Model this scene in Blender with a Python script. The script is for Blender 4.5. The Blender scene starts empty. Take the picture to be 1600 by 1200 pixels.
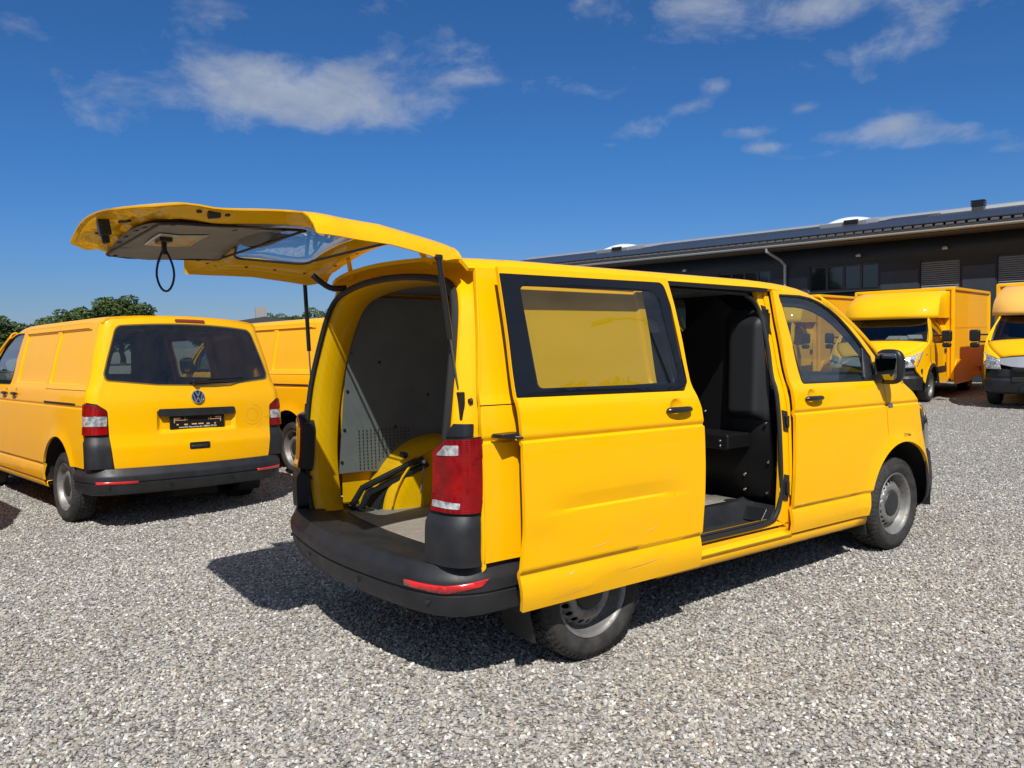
import bpy, bmesh, math, random
import numpy as np
from mathutils import Vector, Matrix

random.seed(7)
rng = np.random.default_rng(7)
R = math.radians
SC = bpy.context.scene
COL = SC.collection

# ------------------------------------------------------------------ camera, sky, sun, exposure
CAM = Vector((-2.5806, -3.7085, 1.6128))
YAW, PITCH, ROLL, FPX = 0.92806, -0.05839, -0.02503, 1206.97
cf = Vector((math.cos(PITCH)*math.cos(YAW), math.cos(PITCH)*math.sin(YAW), math.sin(PITCH)))
cr = Vector((math.sin(YAW), -math.cos(YAW), 0)); cu = cr.cross(cf)
cr2 = math.cos(ROLL)*cr + math.sin(ROLL)*cu; cu2 = -math.sin(ROLL)*cr + math.cos(ROLL)*cu
cam = bpy.data.cameras.new('camera'); co = bpy.data.objects.new('camera', cam); COL.objects.link(co)
M = Matrix((cr2, cu2, -cf)).transposed().to_4x4(); M.translation = CAM
co.matrix_world = M
cam.sensor_width = 36; cam.lens = FPX/1600*36; cam.clip_start = 0.05; cam.clip_end = 3000
SC.camera = co

SUN = Vector((-.45, -.73, 1.0)).normalized()          # towards the sun
SUN_EL = math.asin(SUN.z); SUN_AZ = math.atan2(SUN.y, SUN.x)
W = bpy.data.worlds.new('World'); SC.world = W; W.use_nodes = True
SKY_STRENGTH = 0.08
sun = bpy.data.lights.new('sun', 'SUN'); sun.energy = 5.0; sun.angle = R(.5); sun.color = (1, .965, .90)
so = bpy.data.objects.new('sun', sun); COL.objects.link(so)
so.rotation_euler = SUN.to_track_quat('Z', 'Y').to_euler(); so.location = (0, 0, 30)
vs = SC.view_settings; vs.view_transform = 'Standard'; vs.look = 'None'; vs.exposure = 0.10; vs.gamma = 1.0
vs.use_curve_mapping = False


class NT:
    """small helper for node trees"""
    def __init__(s, tree): s.t = tree; s.n = tree.nodes; s.l = tree.links
    def node(s, typ, **kw):
        n = s.n.new(typ)
        for k, v in kw.items():
            if k.startswith('in_'): s.put(n, k[3:].replace('_', ' '), v)
            else: setattr(n, k, v)
        return n
    def put(s, n, key, v):
        sock = n.inputs[key]
        if hasattr(v, 'is_output'): s.l.new(v, sock)
        else: sock.default_value = v
    def math(s, op, a, b=None, c=None, clamp=False):
        n = s.n.new('ShaderNodeMath'); n.operation = op; n.use_clamp = clamp
        for i, v in enumerate((a, b, c)):
            if v is not None: s.put(n, i, v)
        return n.outputs[0]
    def vmath(s, op, a, b=None, out=0):
        n = s.n.new('ShaderNodeVectorMath'); n.operation = op
        for i, v in enumerate((a, b)):
            if v is not None: s.put(n, i, v)
        return n.outputs[out]
    def ramp(s, fac, stops, interp='LINEAR'):
        n = s.n.new('ShaderNodeValToRGB'); n.color_ramp.interpolation = interp
        e = n.color_ramp.elements
        while len(e) < len(stops): e.new(0.5)
        for i, (p, c) in enumerate(stops):
            e[i].position = p; e[i].color = (c, c, c, 1) if not hasattr(c, '__len__') else (*c, 1)
        s.l.new(fac, n.inputs[0]); return n.outputs[0]
    def mix(s, fac, a, b, blend='MIX'):
        n = s.n.new('ShaderNodeMix'); n.data_type = 'RGBA'; n.blend_type = blend
        s.put(n, 0, fac)
        for key, v in ((6, a), (7, b)):
            s.put(n, key, v if hasattr(v, 'is_output') else (*v, 1))
        return n.outputs[2]
    def noise(s, vec, scale, detail=3, rough=.5, dist=0, out=0):
        n = s.n.new('ShaderNodeTexNoise'); s.put(n, 'Scale', scale); s.put(n, 'Detail', detail)
        s.put(n, 'Roughness', rough); s.put(n, 'Distortion', dist)
        if vec is not None: s.l.new(vec, n.inputs['Vector'])
        return n.outputs[out]


def build_world():
    t = NT(W.node_tree); W.node_tree.nodes.clear()
    out = t.node('ShaderNodeOutputWorld'); bg = t.node('ShaderNodeBackground')
    sky = t.node('ShaderNodeTexSky', sky_type='NISHITA')
    sky.sun_disc = False; sky.sun_elevation = SUN_EL
    sky.sun_rotation = math.pi/2 - SUN_AZ
    sky.altitude = 450; sky.air_density = 1.0; sky.dust_density = .35; sky.ozone_density = 2.6
    tc = t.node('ShaderNodeTexCoord'); d = tc.outputs['Generated']
    # direction on a flat cloud sheet high above
    sep = t.node('ShaderNodeSeparateXYZ'); t.l.new(d, sep.inputs[0])
    dz = sep.outputs[2]
    zz = t.math('ADD', t.math('MAXIMUM', dz, 0.0), 0.10)
    px = t.math('DIVIDE', sep.outputs[0], zz); py = t.math('DIVIDE', sep.outputs[1], zz)
    # wind axis: clouds drawn out sideways as seen across the yard
    rx = Vector((math.sin(YAW), -math.cos(YAW))); fx = Vector((math.cos(YAW), math.sin(YAW)))
    a = t.math('ADD', t.math('MULTIPLY', px, rx.x), t.math('MULTIPLY', py, rx.y))
    b = t.math('ADD', t.math('MULTIPLY', px, fx.x), t.math('MULTIPLY', py, fx.y))
    cv = t.node('ShaderNodeCombineXYZ'); t.put(cv, 0, t.math('MULTIPLY', a, .8)); t.put(cv, 1, t.math('MULTIPLY', b, 1.0))
    pos = cv.outputs[0]
    fl = t.node('ShaderNodeMapping'); fl.inputs['Scale'].default_value = (1, 1, 1.9); fl.inputs['Location'].default_value = (.37, .12, .4); t.l.new(d, fl.inputs[0])
    n1 = t.noise(fl.outputs[0], 9.0, 9, .62, .25)
    n2 = t.noise(pos, .85, 3, .5)
    # named banks of cloud: azimuth (right of the yard axis) and elevation, in radians
    az = t.math('ARCTAN2', t.math('ADD', t.math('MULTIPLY', sep.outputs[0], rx.x), t.math('MULTIPLY', sep.outputs[1], rx.y)),
                t.math('ADD', t.math('MULTIPLY', sep.outputs[0], fx.x), t.math('MULTIPLY', sep.outputs[1], fx.y)))
    el = t.math('ARCSINE', dz)
    cover = None
    for (u, v, su, sv, amp) in BANKS:
        if u > 900: amp *= 1.4; su *= 1.1; sv *= 1.15
        dx, dy = (u-800)/FPX, (600-v)/FPX
        dv = (cf + cr2*dx + cu2*dy).normalized()
        A = math.atan2(dv.x*rx.x+dv.y*rx.y, dv.x*fx.x+dv.y*fx.y); E = math.asin(dv.z)
        ex = t.math('DIVIDE', t.math('SUBTRACT', az, A), su/FPX)
        ey = t.math('DIVIDE', t.math('SUBTRACT', el, E), sv/FPX)
        q = t.math('ADD', t.math('MULTIPLY', ex, ex), t.math('MULTIPLY', ey, ey))
        g = t.math('MULTIPLY', t.math('EXPONENT', t.math('MULTIPLY', q, -.7)), amp)
        cover = g if cover is None else t.math('ADD', cover, g)
    # out of view the broken cloud is made denser, to whiten the shadow fill
    behind = t.ramp(t.math('ABSOLUTE', az), [(0, 0.0), (.64, 0.0), (.95, 1.0)])   # ramp input is 0..1 of radians
    cover = t.math('ADD', cover, t.math('MULTIPLY', t.math('MULTIPLY', behind, t.ramp(n2, [(.22, .25), (.46, 1.0)])), .44))
    dens = t.math('ADD', t.math('SUBTRACT', n1, .66), t.math('MULTIPLY', cover, 1.05))
    mask = t.ramp(dens, [(0.0, 0.0), (.08, .14), (.18, .42), (.34, .72)])
    fade = t.ramp(dz, [(0.02, 0.0), (.10, 1.0)])
    mask = t.math('MULTIPLY', mask, fade)
    skyc = t.mix(1.0, sky.outputs[0], t.ramp(dz, [(0.0, (.45, .55, .84)), (.06, (.41, .575, .88)), (.13, (.34, .63, 1.03)), (.22, (.29, .655, 1.07))]), 'MULTIPLY')
    # soft shading inside the cloud
    shade = t.ramp(t.noise(fl.outputs[0], 13.0, 5, .6), [(.3, (3.7, 4.2, 5.2)), (.7, (5.9, 6.3, 7.0))])
    colr = t.mix(mask, skyc, shade)
    t.l.new(colr, bg.inputs[0]); bg.inputs[1].default_value = SKY_STRENGTH
    t.l.new(bg.outputs[0], out.inputs[0])


BANKS = [  # px u, px v, half width, half height, strength
    (530, 140, 170, 48, .38), (430, 175, 120, 22, .22), (330, 105, 90, 34, .16), (180, 150, 50, 30, .08), (150, 100, 60, 34, .08),
    (40, 110, 60, 50, .10), (60, 40, 60, 18, .10), (330, 10, 60, 18, .16), (560, 15, 80, 25, .14), (700, 120, 50, 40, .12), (700, 55, 45, 12, .10),
    (770, 122, 35, 10, .12), (915, 12, 30, 18, .2), (850, 5, 60, 10, .12), (1080, 5, 50, 12, .16), (1290, 12, 170, 22, .24), (1500, 5, 60, 18, .18),
    (1330, 85, 40, 14, .12), (1410, 70, 50, 26, .11), (1470, 62, 34, 12, .1), (1085, 167, 30, 8, .17), (1125, 135, 18, 9, .12),
    (990, 205, 42, 14, .16), (950, 228, 18, 6, .14), (1185, 205, 40, 10, .23), (1190, 232, 32, 7, .22), (1262, 168, 22, 10, .2),
    (1340, 212, 62, 13, .27), (1400, 190, 26, 9, .17), (1280, 243, 45, 5, .16), (1510, 197, 26, 6, .17), (1530, 212, 58, 8, .17), (1575, 232, 50, 7, .14),
    (855, 230, 20, 5, .18), (853, 248, 10, 4, .16), (1362, 124, 16, 7, .16), (1440, 226, 30, 8, .12),
]
build_world()

# ------------------------------------------------------------------ materials
def material(name, base=(.5, .5, .5), rough=.5, metal=0.0, coat=0.0, coat_rough=.03, spec=.5, fn=None):
    m = bpy.data.materials.new(name); m.use_nodes = True
    t = NT(m.node_tree); b = m.node_tree.nodes['Principled BSDF']
    b.inputs['Base Color'].default_value = (*base, 1); b.inputs['Roughness'].default_value = rough
    b.inputs['Metallic'].default_value = metal; b.inputs['Coat Weight'].default_value = coat
    b.inputs['Coat Roughness'].default_value = coat_rough; b.inputs['Specular IOR Level'].default_value = spec
    if fn: fn(t, b)
    return m

def objco(t): return t.node('ShaderNodeTexCoord').outputs['Object']

def bump(t, b, h, strength=.3, dist=.01, key='Normal'):
    n = t.node('ShaderNodeBump'); n.inputs['Strength'].default_value = strength; n.inputs['Distance'].default_value = dist
    t.l.new(h, n.inputs['Height']); t.l.new(n.outputs[0], b.inputs[key])

def paint(name, base, dirt=.10, rough=.42):
    def fn(t, b):
        c = objco(t)
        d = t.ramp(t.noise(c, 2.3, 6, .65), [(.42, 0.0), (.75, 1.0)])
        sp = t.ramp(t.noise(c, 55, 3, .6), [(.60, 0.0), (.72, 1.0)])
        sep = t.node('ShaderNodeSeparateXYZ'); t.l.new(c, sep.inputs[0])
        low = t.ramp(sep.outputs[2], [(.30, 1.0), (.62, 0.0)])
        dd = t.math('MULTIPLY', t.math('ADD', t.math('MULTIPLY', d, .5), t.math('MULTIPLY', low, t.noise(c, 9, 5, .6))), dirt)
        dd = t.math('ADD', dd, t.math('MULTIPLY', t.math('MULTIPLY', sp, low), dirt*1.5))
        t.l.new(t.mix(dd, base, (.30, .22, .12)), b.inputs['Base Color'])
        t.l.new(t.math('ADD', t.math('MULTIPLY', dd, 1.2), .04), b.inputs['Coat Roughness'])
        bump(t, b, t.noise(c, 3.2, 2, .4), .05, .05)
        bump(t, b, t.noise(c, 3.2, 2, .4), .035, .05, 'Coat Normal')
    return material(name, base, rough, coat=.42, spec=.05, fn=fn)

MAT = {}
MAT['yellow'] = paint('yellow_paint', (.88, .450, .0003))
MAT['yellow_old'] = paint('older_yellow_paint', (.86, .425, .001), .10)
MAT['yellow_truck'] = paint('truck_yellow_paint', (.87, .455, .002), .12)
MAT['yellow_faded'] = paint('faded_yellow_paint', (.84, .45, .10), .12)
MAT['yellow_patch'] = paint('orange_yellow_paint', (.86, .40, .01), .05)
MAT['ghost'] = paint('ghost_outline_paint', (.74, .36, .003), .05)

def f_plastic(t, b):
    c = objco(t)
    n = t.noise(c, 5, 5, .6)
    t.l.new(t.ramp(n, [(.35, (.009, .010, .013)), (.75, (.020, .021, .024))]), b.inputs['Base Color'])
    t.l.new(t.ramp(t.noise(c, 14, 4, .7), [(.3, .42), (.7, .62)]), b.inputs['Roughness'])
    bump(t, b, t.noise(c, 420, 2, .5), .12, .002)
MAT['plastic'] = material('black_plastic', rough=.5, fn=f_plastic)
MAT['plastic_smooth'] = material('smooth_black_plastic', (.012, .013, .015), .28)
MAT['seal'] = material('rubber_seal', (.012, .012, .013), .6)

def f_tyre(t, b):
    c = objco(t)
    n = t.noise(c, 16, 5, .65)
    t.l.new(t.ramp(n, [(.35, (.016, .016, .017)), (.8, (.055, .050, .045))]), b.inputs['Base Color'])
    bump(t, b, t.noise(c, 130, 2, .5), .15, .003)
MAT['tyre'] = material('tyre_rubber', rough=.75, fn=f_tyre)

def f_steel(t, b):
    c = objco(t)
    n = t.noise(c, 14, 6, .7)
    t.l.new(t.ramp(n, [(.35, (.30, .30, .295)), (.58, (.21, .20, .19)), (.74, (.11, .085, .065))]), b.inputs['Base Color'])
    t.l.new(t.ramp(n, [(.3, .34), (.75, .7)]), b.inputs['Roughness'])
MAT['steel'] = material('silver_steel_rim', rough=.4, metal=.55, fn=f_steel)
MAT['chrome'] = material('chrome', (.75, .76, .78), .12, 1.0)
MAT['hubcap'] = material('dull_black_hub_cap', (.022, .024, .026), .5)
MAT['dark'] = material('dark_underbody', (.012, .012, .012), .85)

def glass(name, tint, ior=1.5, refl=1.0):
    m = bpy.data.materials.new(name); m.use_nodes = True; t = NT(m.node_tree); t.n.clear()
    out = t.node('ShaderNodeOutputMaterial'); mx = t.node('ShaderNodeMixShader')
    tr = t.node('ShaderNodeBsdfTransparent'); tr.inputs[0].default_value = (*tint, 1)
    gl = t.node('ShaderNodeBsdfGlossy'); gl.inputs['Roughness'].default_value = .01; gl.inputs['Color'].default_value = (.95, .97, 1, 1)
    fr = t.node('ShaderNodeFresnel'); geo = t.node('ShaderNodeNewGeometry')
    t.put(fr, 0, t.math('ADD', t.math('MULTIPLY', geo.outputs['Backfacing'], 1/ior-ior), ior))   # a thin pane mirrors alike from both faces
    g2 = t.math('MULTIPLY', fr.outputs[0], 1.7*refl, clamp=True)      # two faces of the pane
    t.l.new(g2, mx.inputs[0]); t.l.new(tr.outputs[0], mx.inputs[1]); t.l.new(gl.outputs[0], mx.inputs[2])
    t.l.new(mx.outputs[0], out.inputs[0])
    return m
MAT['glass'] = glass('car_glass', (.62, .70, .66))
MAT['glass_dark'] = glass('tinted_glass', (.44, .48, .48))
MAT['glass_gate'] = glass('blue_green_glass', (.55, .66, .68))
MAT['frit'] = material('black_glass_border', (.006, .008, .013), .05, spec=.35)

def f_red(t, b):
    c = objco(t)
    w = t.node('ShaderNodeTexWave'); w.bands_direction = 'Z'; w.inputs['Scale'].default_value = 34; t.l.new(c, w.inputs['Vector'])
    n = t.noise(c, 9, 2, .5)
    t.l.new(t.ramp(n, [(.30, (.13, .000, .000)), (.56, (.23, .000, .000)), (.75, (.33, .001, .001))]), b.inputs['Base Color'])
    bump(t, b, w.outputs[1], .25, .004)
MAT['red'] = material('red_lamp_lens', rough=.25, coat=.5, spec=.2, fn=f_red)
MAT['red_reflector'] = material('red_reflector', (.62, .012, .015), .2, coat=1.0)
def f_clear(t, b):
    c = objco(t)
    n = t.noise(c, 30, 2, .5)
    t.l.new(t.ramp(n, [(.35, (.30, .31, .32)), (.65, (.80, .80, .78))]), b.inputs['Base Color'])
    bump(t, b, n, .5, .01)
MAT['clear'] = material('clear_lamp_lens', rough=.15, metal=.5, coat=1.0, fn=f_clear)
MAT['brake'] = material('dark_red_brake_light', (.22, .02, .015), .2, coat=1.0)

def f_liner(t, b):
    c = objco(t)
    n = t.noise(c, 4, 6, .65)
    t.l.new(t.ramp(n, [(.3, (.125, .128, .125)), (.7, (.165, .168, .160))]), b.inputs['Base Color'])
    bump(t, b, t.noise(c, 300, 2), .1, .002)
MAT['liner'] = material('grey_wall_lining', rough=.6, fn=f_liner)
def f_board(t, b):
    c = objco(t)
    n = t.noise(c, 7, 5, .6)
    t.l.new(t.ramp(n, [(.3, (.205, .178, .150)), (.7, (.265, .232, .196))]), b.inputs['Base Color'])
MAT['board'] = material('grey_beige_trim_board', rough=.7, fn=f_board)
def f_floor(t, b):
    c = objco(t)
    mp = t.node('ShaderNodeMapping'); mp.inputs['Scale'].default_value = (3, 14, 5); t.l.new(c, mp.inputs[0])
    n = t.noise(mp.outputs[0], 3, 7, .7)
    s = t.noise(c, 60, 4, .7)
    base = t.ramp(n, [(.3, (.20, .175, .145)), (.7, (.33, .30, .255))])
    t.l.new(t.mix(t.ramp(s, [(.45, 0.0), (.75, .55)]), base, (.14, .125, .11)), b.inputs['Base Color'])
MAT['floor'] = material('worn_load_floor', rough=.7, fn=f_floor)
MAT['bulkhead'] = material('black_bulkhead', (.005, .005, .006), .5, spec=.3)
MAT['bulkhead_grey'] = material('dark_grey_bulkhead_moulding', (.012, .013, .015), .48)
MAT['dash'] = material('dark_dashboard', (.03, .032, .034), .6)
MAT['seat'] = material('dark_seat_cloth', (.03, .032, .036), .9)
MAT['metal_dark'] = material('dark_metal', (.05, .05, .055), .4, .8)
MAT['white'] = material('white_print', (.75, .75, .73), .5)
MAT['print_black'] = material('black_print', (.02, .018, .01), .5)
MAT['plate_bits'] = material('pale_orange_plate_gaps', (.70, .42, .18), .5)
def f_sticker(t, b):
    c = objco(t)
    n = t.noise(c, 22, 3, .6, out=1)
    t.l.new(t.mix(.35, t.mix(t.ramp(t.noise(c, 14, 2), [(.45, 0.0), (.55, 1.0)]), (.45, .47, .36), (.62, .33, .07)), n, 'SOFT_LIGHT'), b.inputs['Base Color'])
MAT['sticker'] = material('printed_sticker', rough=.4, fn=f_sticker)


def wall_fn(a, b_, sc=3.0):
    def fn(t, b):
        c = objco(t)
        t.l.new(t.ramp(t.noise(c, sc, 5, .6), [(.3, a), (.7, b_)]), b.inputs['Base Color'])
    return fn
MAT['wall'] = material('anthracite_wall', rough=.6, fn=wall_fn((.0095, .016, .028), (.0145, .023, .038)))
MAT['wall_panel'] = material('slate_wall_panel', rough=.5, fn=wall_fn((.024, .032, .045), (.032, .041, .056)))
MAT['zinc'] = material('zinc_gutter', (.42, .44, .46), .45, .6)
MAT['wood'] = material('eaves_timber', (.09, .065, .05), .7)
MAT['pv'] = material('solar_panel_glass', (.030, .033, .042), .42, coat=.0, spec=.35)
MAT['roof'] = material('dark_roof_sheet', (.035, .036, .040), .6)
MAT['blind'] = material('aluminium_blind', (.36, .365, .35), .5, .2)
MAT['dome'] = material('white_skylight_dome', (.75, .78, .80), .25)
MAT['winframe'] = material('anthracite_window_frame', (.028, .032, .040), .45)
MAT['bglass'] = material('dark_building_glass', (.010, .012, .016), .06, coat=1.0)
MAT['greywall'] = material('grey_concrete', (.25, .25, .25), .8)
MAT['lamp_metal'] = material('street_lamp_metal', (.32, .33, .33), .45, .5)

def leaf_mat(name, a, b_):
    def fn(t, b):
        oi = t.node('ShaderNodeObjectInfo')
        at = t.node('ShaderNodeAttribute'); at.attribute_name = 'leaf_tone'
        t.l.new(t.ramp(at.outputs['Fac'], [(0, a), (1, b_)]), b.inputs['Base Color'])
    m = material(name, a, .6, spec=.25, fn=fn); return m
MAT['leaf'] = leaf_mat('deciduous_leaves', (.020, .040, .010), (.085, .125, .028))
MAT['leaf2'] = leaf_mat('lighter_leaves', (.030, .060, .014), (.110, .160, .040))
MAT['bark'] = material('bark', (.06, .045, .035), .9)

def f_ground(t, b):
    c = objco(t)
    v = t.node('ShaderNodeTexVoronoi'); v.inputs['Scale'].default_value = 60; t.l.new(c, v.inputs['Vector'])
    v2 = t.node('ShaderNodeTexVoronoi'); v2.inputs['Scale'].default_value = 23; t.l.new(c, v2.inputs['Vector'])
    sp = t.node('ShaderNodeSeparateColor'); t.l.new(v.outputs['Color'], sp.inputs[0])
    col = t.ramp(sp.outputs[0], [(0, (.15, .14, .125)), (.3, (.265, .25, .222)), (.55, (.365, .343, .30)), (.8, (.42, .405, .38)), (1, (.60, .58, .54))])
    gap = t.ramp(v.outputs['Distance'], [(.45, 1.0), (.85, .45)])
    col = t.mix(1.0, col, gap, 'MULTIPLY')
    big = t.noise(c, .35, 5, .62)
    col = t.mix(t.ramp(big, [(.55, 0.0), (.78, .36)]), col, (.36, .295, .225))
    col = t.mix(t.ramp(t.noise(c, .9, 4, .6), [(.55, 0.0), (.75, .30)]), col, (.27, .262, .25))
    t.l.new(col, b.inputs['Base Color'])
    h = t.math('ADD', t.math('MULTIPLY', v.outputs['Distance'], -1.0), t.math('MULTIPLY', v2.outputs['Distance'], -.6))
    bump(t, b, h, .9, .02)
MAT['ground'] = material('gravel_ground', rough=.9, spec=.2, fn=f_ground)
def f_stone(t, b):
    oi = t.node('ShaderNodeObjectInfo'); r = oi.outputs['Random']
    col = t.ramp(r, [(0, (.16, .152, .14)), (.08, (.265, .252, .23)), (.27, (.36, .337, .295)), (.46, (.385, .372, .36)), (.62, (.52, .498, .46)),
                     (.76, (.44, .395, .32)), (.84, (.27, .272, .285)), (.92, (.70, .68, .64)), (.98, (.34, .26, .19))], 'CONSTANT')
    c = objco(t)
    big = t.noise(oi.outputs['Location'], .35, 5, .62)
    col = t.mix(t.ramp(big, [(.55, 0.0), (.78, .32)]), col, (.36, .295, .225))
    col = t.mix(t.ramp(t.noise(oi.outputs['Location'], .9, 4, .6), [(.55, 0.0), (.75, .30)]), col, (.27, .262, .25))
    t.l.new(t.mix(t.ramp(t.noise(c, 1.5, 4, .6), [(.4, 0.0), (.75, .3)]), col, (.30, .28, .25)), b.inputs['Base Color'])
MAT['stone'] = material('gravel_stone', rough=.8, spec=.25, fn=f_stone)

# ------------------------------------------------------------------ object helpers
RAKE = Matrix(((1, 0, 0, 0), (0, 1, 0, 0), (-.025, 0, 1, .0375), (0, 0, 0, 1)))   # unladen vans sit nose-down

def tag(o, label=None, category=None, group=None, kind=None):
    for k, v in (('label', label), ('category', category), ('group', group), ('kind', kind)):
        if v: o[k] = v
    return o

def link(name, data, mat, parent=None):
    o = bpy.data.objects.new(name, data); COL.objects.link(o)
    if parent: o.parent = parent
    if mat is not None and data is not None: data.materials.append(MAT[mat] if isinstance(mat, str) else mat)
    return o

def finish(name, me, mat, parent=None, rake=False, smooth=35, solid=0, bevel=0, seg=2, offset=-1):
    if rake: me.transform(RAKE)
    me.update()
    if smooth:
        for p in me.polygons: p.use_smooth = True
        me.set_sharp_from_angle(angle=R(smooth))
    o = link(name, me, mat, parent)
    if solid:
        m = o.modifiers.new('thick', 'SOLIDIFY'); m.thickness = solid; m.offset = offset; m.use_even_offset = False
    if bevel:
        m = o.modifiers.new('edge', 'BEVEL'); m.width = bevel; m.segments = seg; m.limit_method = 'ANGLE'; m.angle_limit = R(40); m.harden_normals = True
    return o

def empty(name, loc=(0, 0, 0), rz=0, parent=None):
    o = bpy.data.objects.new(name, None); COL.objects.link(o); o.location = loc; o.rotation_euler = (0, 0, rz)
    o.empty_display_size = .2
    if parent: o.parent = parent
    return o

def copy_tree(o, parent=None):
    c = o.copy(); COL.objects.link(c); c.parent = parent
    for ch in list(o.children): copy_tree(ch, c)
    return c


class MB:
    def __init__(s): s.v = []; s.f = []
    def add(s, vs_, fs, M=None):
        b = len(s.v)
        s.v += [tuple(M @ Vector(p)) if M else tuple(p) for p in vs_]
        s.f += [tuple(i+b for i in f) for f in fs]; return s
    def box(s, c, d, rot=None):
        x, y, z = d[0]/2, d[1]/2, d[2]/2
        p = [Vector((a, b, e)) for a in (-x, x) for b in (-y, y) for e in (-z, z)]
        M = Matrix.Translation(c) @ (rot.to_4x4() if rot is not None else Matrix())
        return s.add(p, [(0, 1, 3, 2), (4, 6, 7, 5), (0, 4, 5, 1), (2, 3, 7, 6), (0, 2, 6, 4), (1, 5, 7, 3)], M)
    def grid(s, fn, nu, nv):
        v = [fn(i/nu, j/nv) for i in range(nu+1) for j in range(nv+1)]
        f = [(i*(nv+1)+j, (i+1)*(nv+1)+j, (i+1)*(nv+1)+j+1, i*(nv+1)+j+1) for i in range(nu) for j in range(nv)]
        return s.add(v, f)
    def rings(s, rs, closed=True, caps=(False, False), loop=False):
        n = len(rs[0]); v = [p for r in rs for p in r]; f = []
        m = len(rs)
        for i in range(m if loop else m-1):
            for j in range(n if closed else n-1):
                a, b = i*n+j, i*n+(j+1) % n; c, d = ((i+1) % m)*n+(j+1) % n, ((i+1) % m)*n+j
                f.append((a, b, c, d))
        if caps[0]: f.append(tuple(range(n))[::-1])
        if caps[1]: f.append(tuple(range((m-1)*n, m*n)))
        return s.add(v, f)
    def tube(s, pts, r, n=8, closed=False, flat=1.0):
        pts = [Vector(p) for p in pts]; m = len(pts); rs = []
        up = None
        for i, p in enumerate(pts):
            t = (pts[(i+1) % m]-pts[i-1]) if closed else (pts[min(i+1, m-1)]-pts[max(i-1, 0)])
            t.normalize()
            if up is None:
                up = Vector((0, 0, 1)) if abs(t.z) < .9 else Vector((1, 0, 0))
            up = (up - t*up.dot(t)).normalized(); sd = t.cross(up)
            rr = r[i] if hasattr(r, '__len__') else r
            rs.append([p + up*(math.cos(a)*rr) + sd*(math.sin(a)*rr*flat) for a in [2*math.pi*k/n for k in range(n)]])
        return s.rings(rs, True, (not closed, not closed), closed)
    def lathe(s, prof, c=(0, 0, 0), axis='y', n=48, sgn=1):
        """prof: (radius, along axis)"""
        rs = []
        for k in range(n):
            a = 2*math.pi*k/n; ca, sa = math.cos(a), math.sin(a)
            if axis == 'y': rs.append([(c[0]+r*ca, c[1]+sgn*h, c[2]+r*sa) for r, h in prof])
            elif axis == 'x': rs.append([(c[0]+sgn*h, c[1]+r*ca, c[2]+r*sa) for r, h in prof])
            else: rs.append([(c[0]+r*ca, c[1]+r*sa, c[2]+sgn*h) for r, h in prof])
        return s.rings(rs, False, (False, False), True)
    def prism(s, poly, axis, d0, d1):
        def P(u, v, d): return {'x': (d, u, v), 'y': (u, d, v), 'z': (u, v, d)}[axis]
        n = len(poly)
        return s.add([P(u, v, d0) for u, v in poly]+[P(u, v, d1) for u, v in poly],
                     [tuple(range(n))[::-1], tuple(range(n, 2*n))]+[(i, (i+1) % n, n+(i+1) % n, n+i) for i in range(n)])
    def pieces(s, name, mat, parent=None, rake=False, **k):
        """each connected piece becomes an object of its own"""
        par = list(range(len(s.v)))
        def find(a):
            while par[a] != a: par[a] = par[par[a]]; a = par[a]
            return a
        for f in s.f:
            for i in f[1:]: par[find(i)] = find(f[0])
        groups = {}
        for f in s.f: groups.setdefault(find(f[0]), []).append(f)
        for fs in groups.values():
            ids = sorted({i for f in fs for i in f}); mp = {a: j for j, a in enumerate(ids)}
            m = MB(); m.v = [s.v[a] for a in ids]; m.f = [tuple(mp[i] for i in f) for f in fs]; m.build(name, mat, parent, rake, **k)
    def build(s, name, mat, parent=None, rake=False, smooth=35, bevel=0, solid=0, seg=2, fix=True):
        me = bpy.data.meshes.new(name); me.from_pydata(s.v, [], s.f)
        if fix:
            bm = bmesh.new(); bm.from_mesh(me); bmesh.ops.recalc_face_normals(bm, faces=bm.faces[:]); bm.to_mesh(me); bm.free()
        return finish(name, me, mat, parent, rake, smooth, solid, bevel, seg)


def rp(pts, r=.02, n=4):
    """rounded polygon; a point may carry its own radius as third value"""
    out = []; m = len(pts)
    for i, p in enumerate(pts):
        rr = p[2] if len(p) > 2 else r
        p0, p1, p2 = Vector(pts[i-1][:2]), Vector(p[:2]), Vector(pts[(i+1) % m][:2])
        a, b = p0-p1, p2-p1
        if rr <= 0 or a.length < 1e-6 or b.length < 1e-6: out.append(tuple(p1)); continue
        ang = a.angle(b)
        if ang > R(172): out.append(tuple(p1)); continue
        d = min(rr/math.tan(ang/2), a.length*.48, b.length*.48)
        q0, q1 = p1+a.normalized()*d, p1+b.normalized()*d
        for k in range(n+1):
            t = k/n; out.append(tuple(q0*(1-t)**2 + p1*2*t*(1-t) + q1*t*t))
    return out

def arc(cx, cz, r, a0, a1, n):
    return [(cx+r*math.cos(R(a0+(a1-a0)*k/n)), cz+r*math.sin(R(a0+(a1-a0)*k/n))) for k in range(n+1)]

def poly_d(poly, u, v):
    best = 1e9; n = len(poly)
    for i in range(n):
        x1, y1 = poly[i]; x2, y2 = poly[(i+1) % n]
        dx, dy = x2-x1, y2-y1; L = dx*dx+dy*dy
        t = 0 if L == 0 else max(0, min(1, ((u-x1)*dx+(v-y1)*dy)/L))
        best = min(best, (x1+t*dx-u)**2+(y1+t*dy-v)**2)
    return math.sqrt(best)

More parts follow.
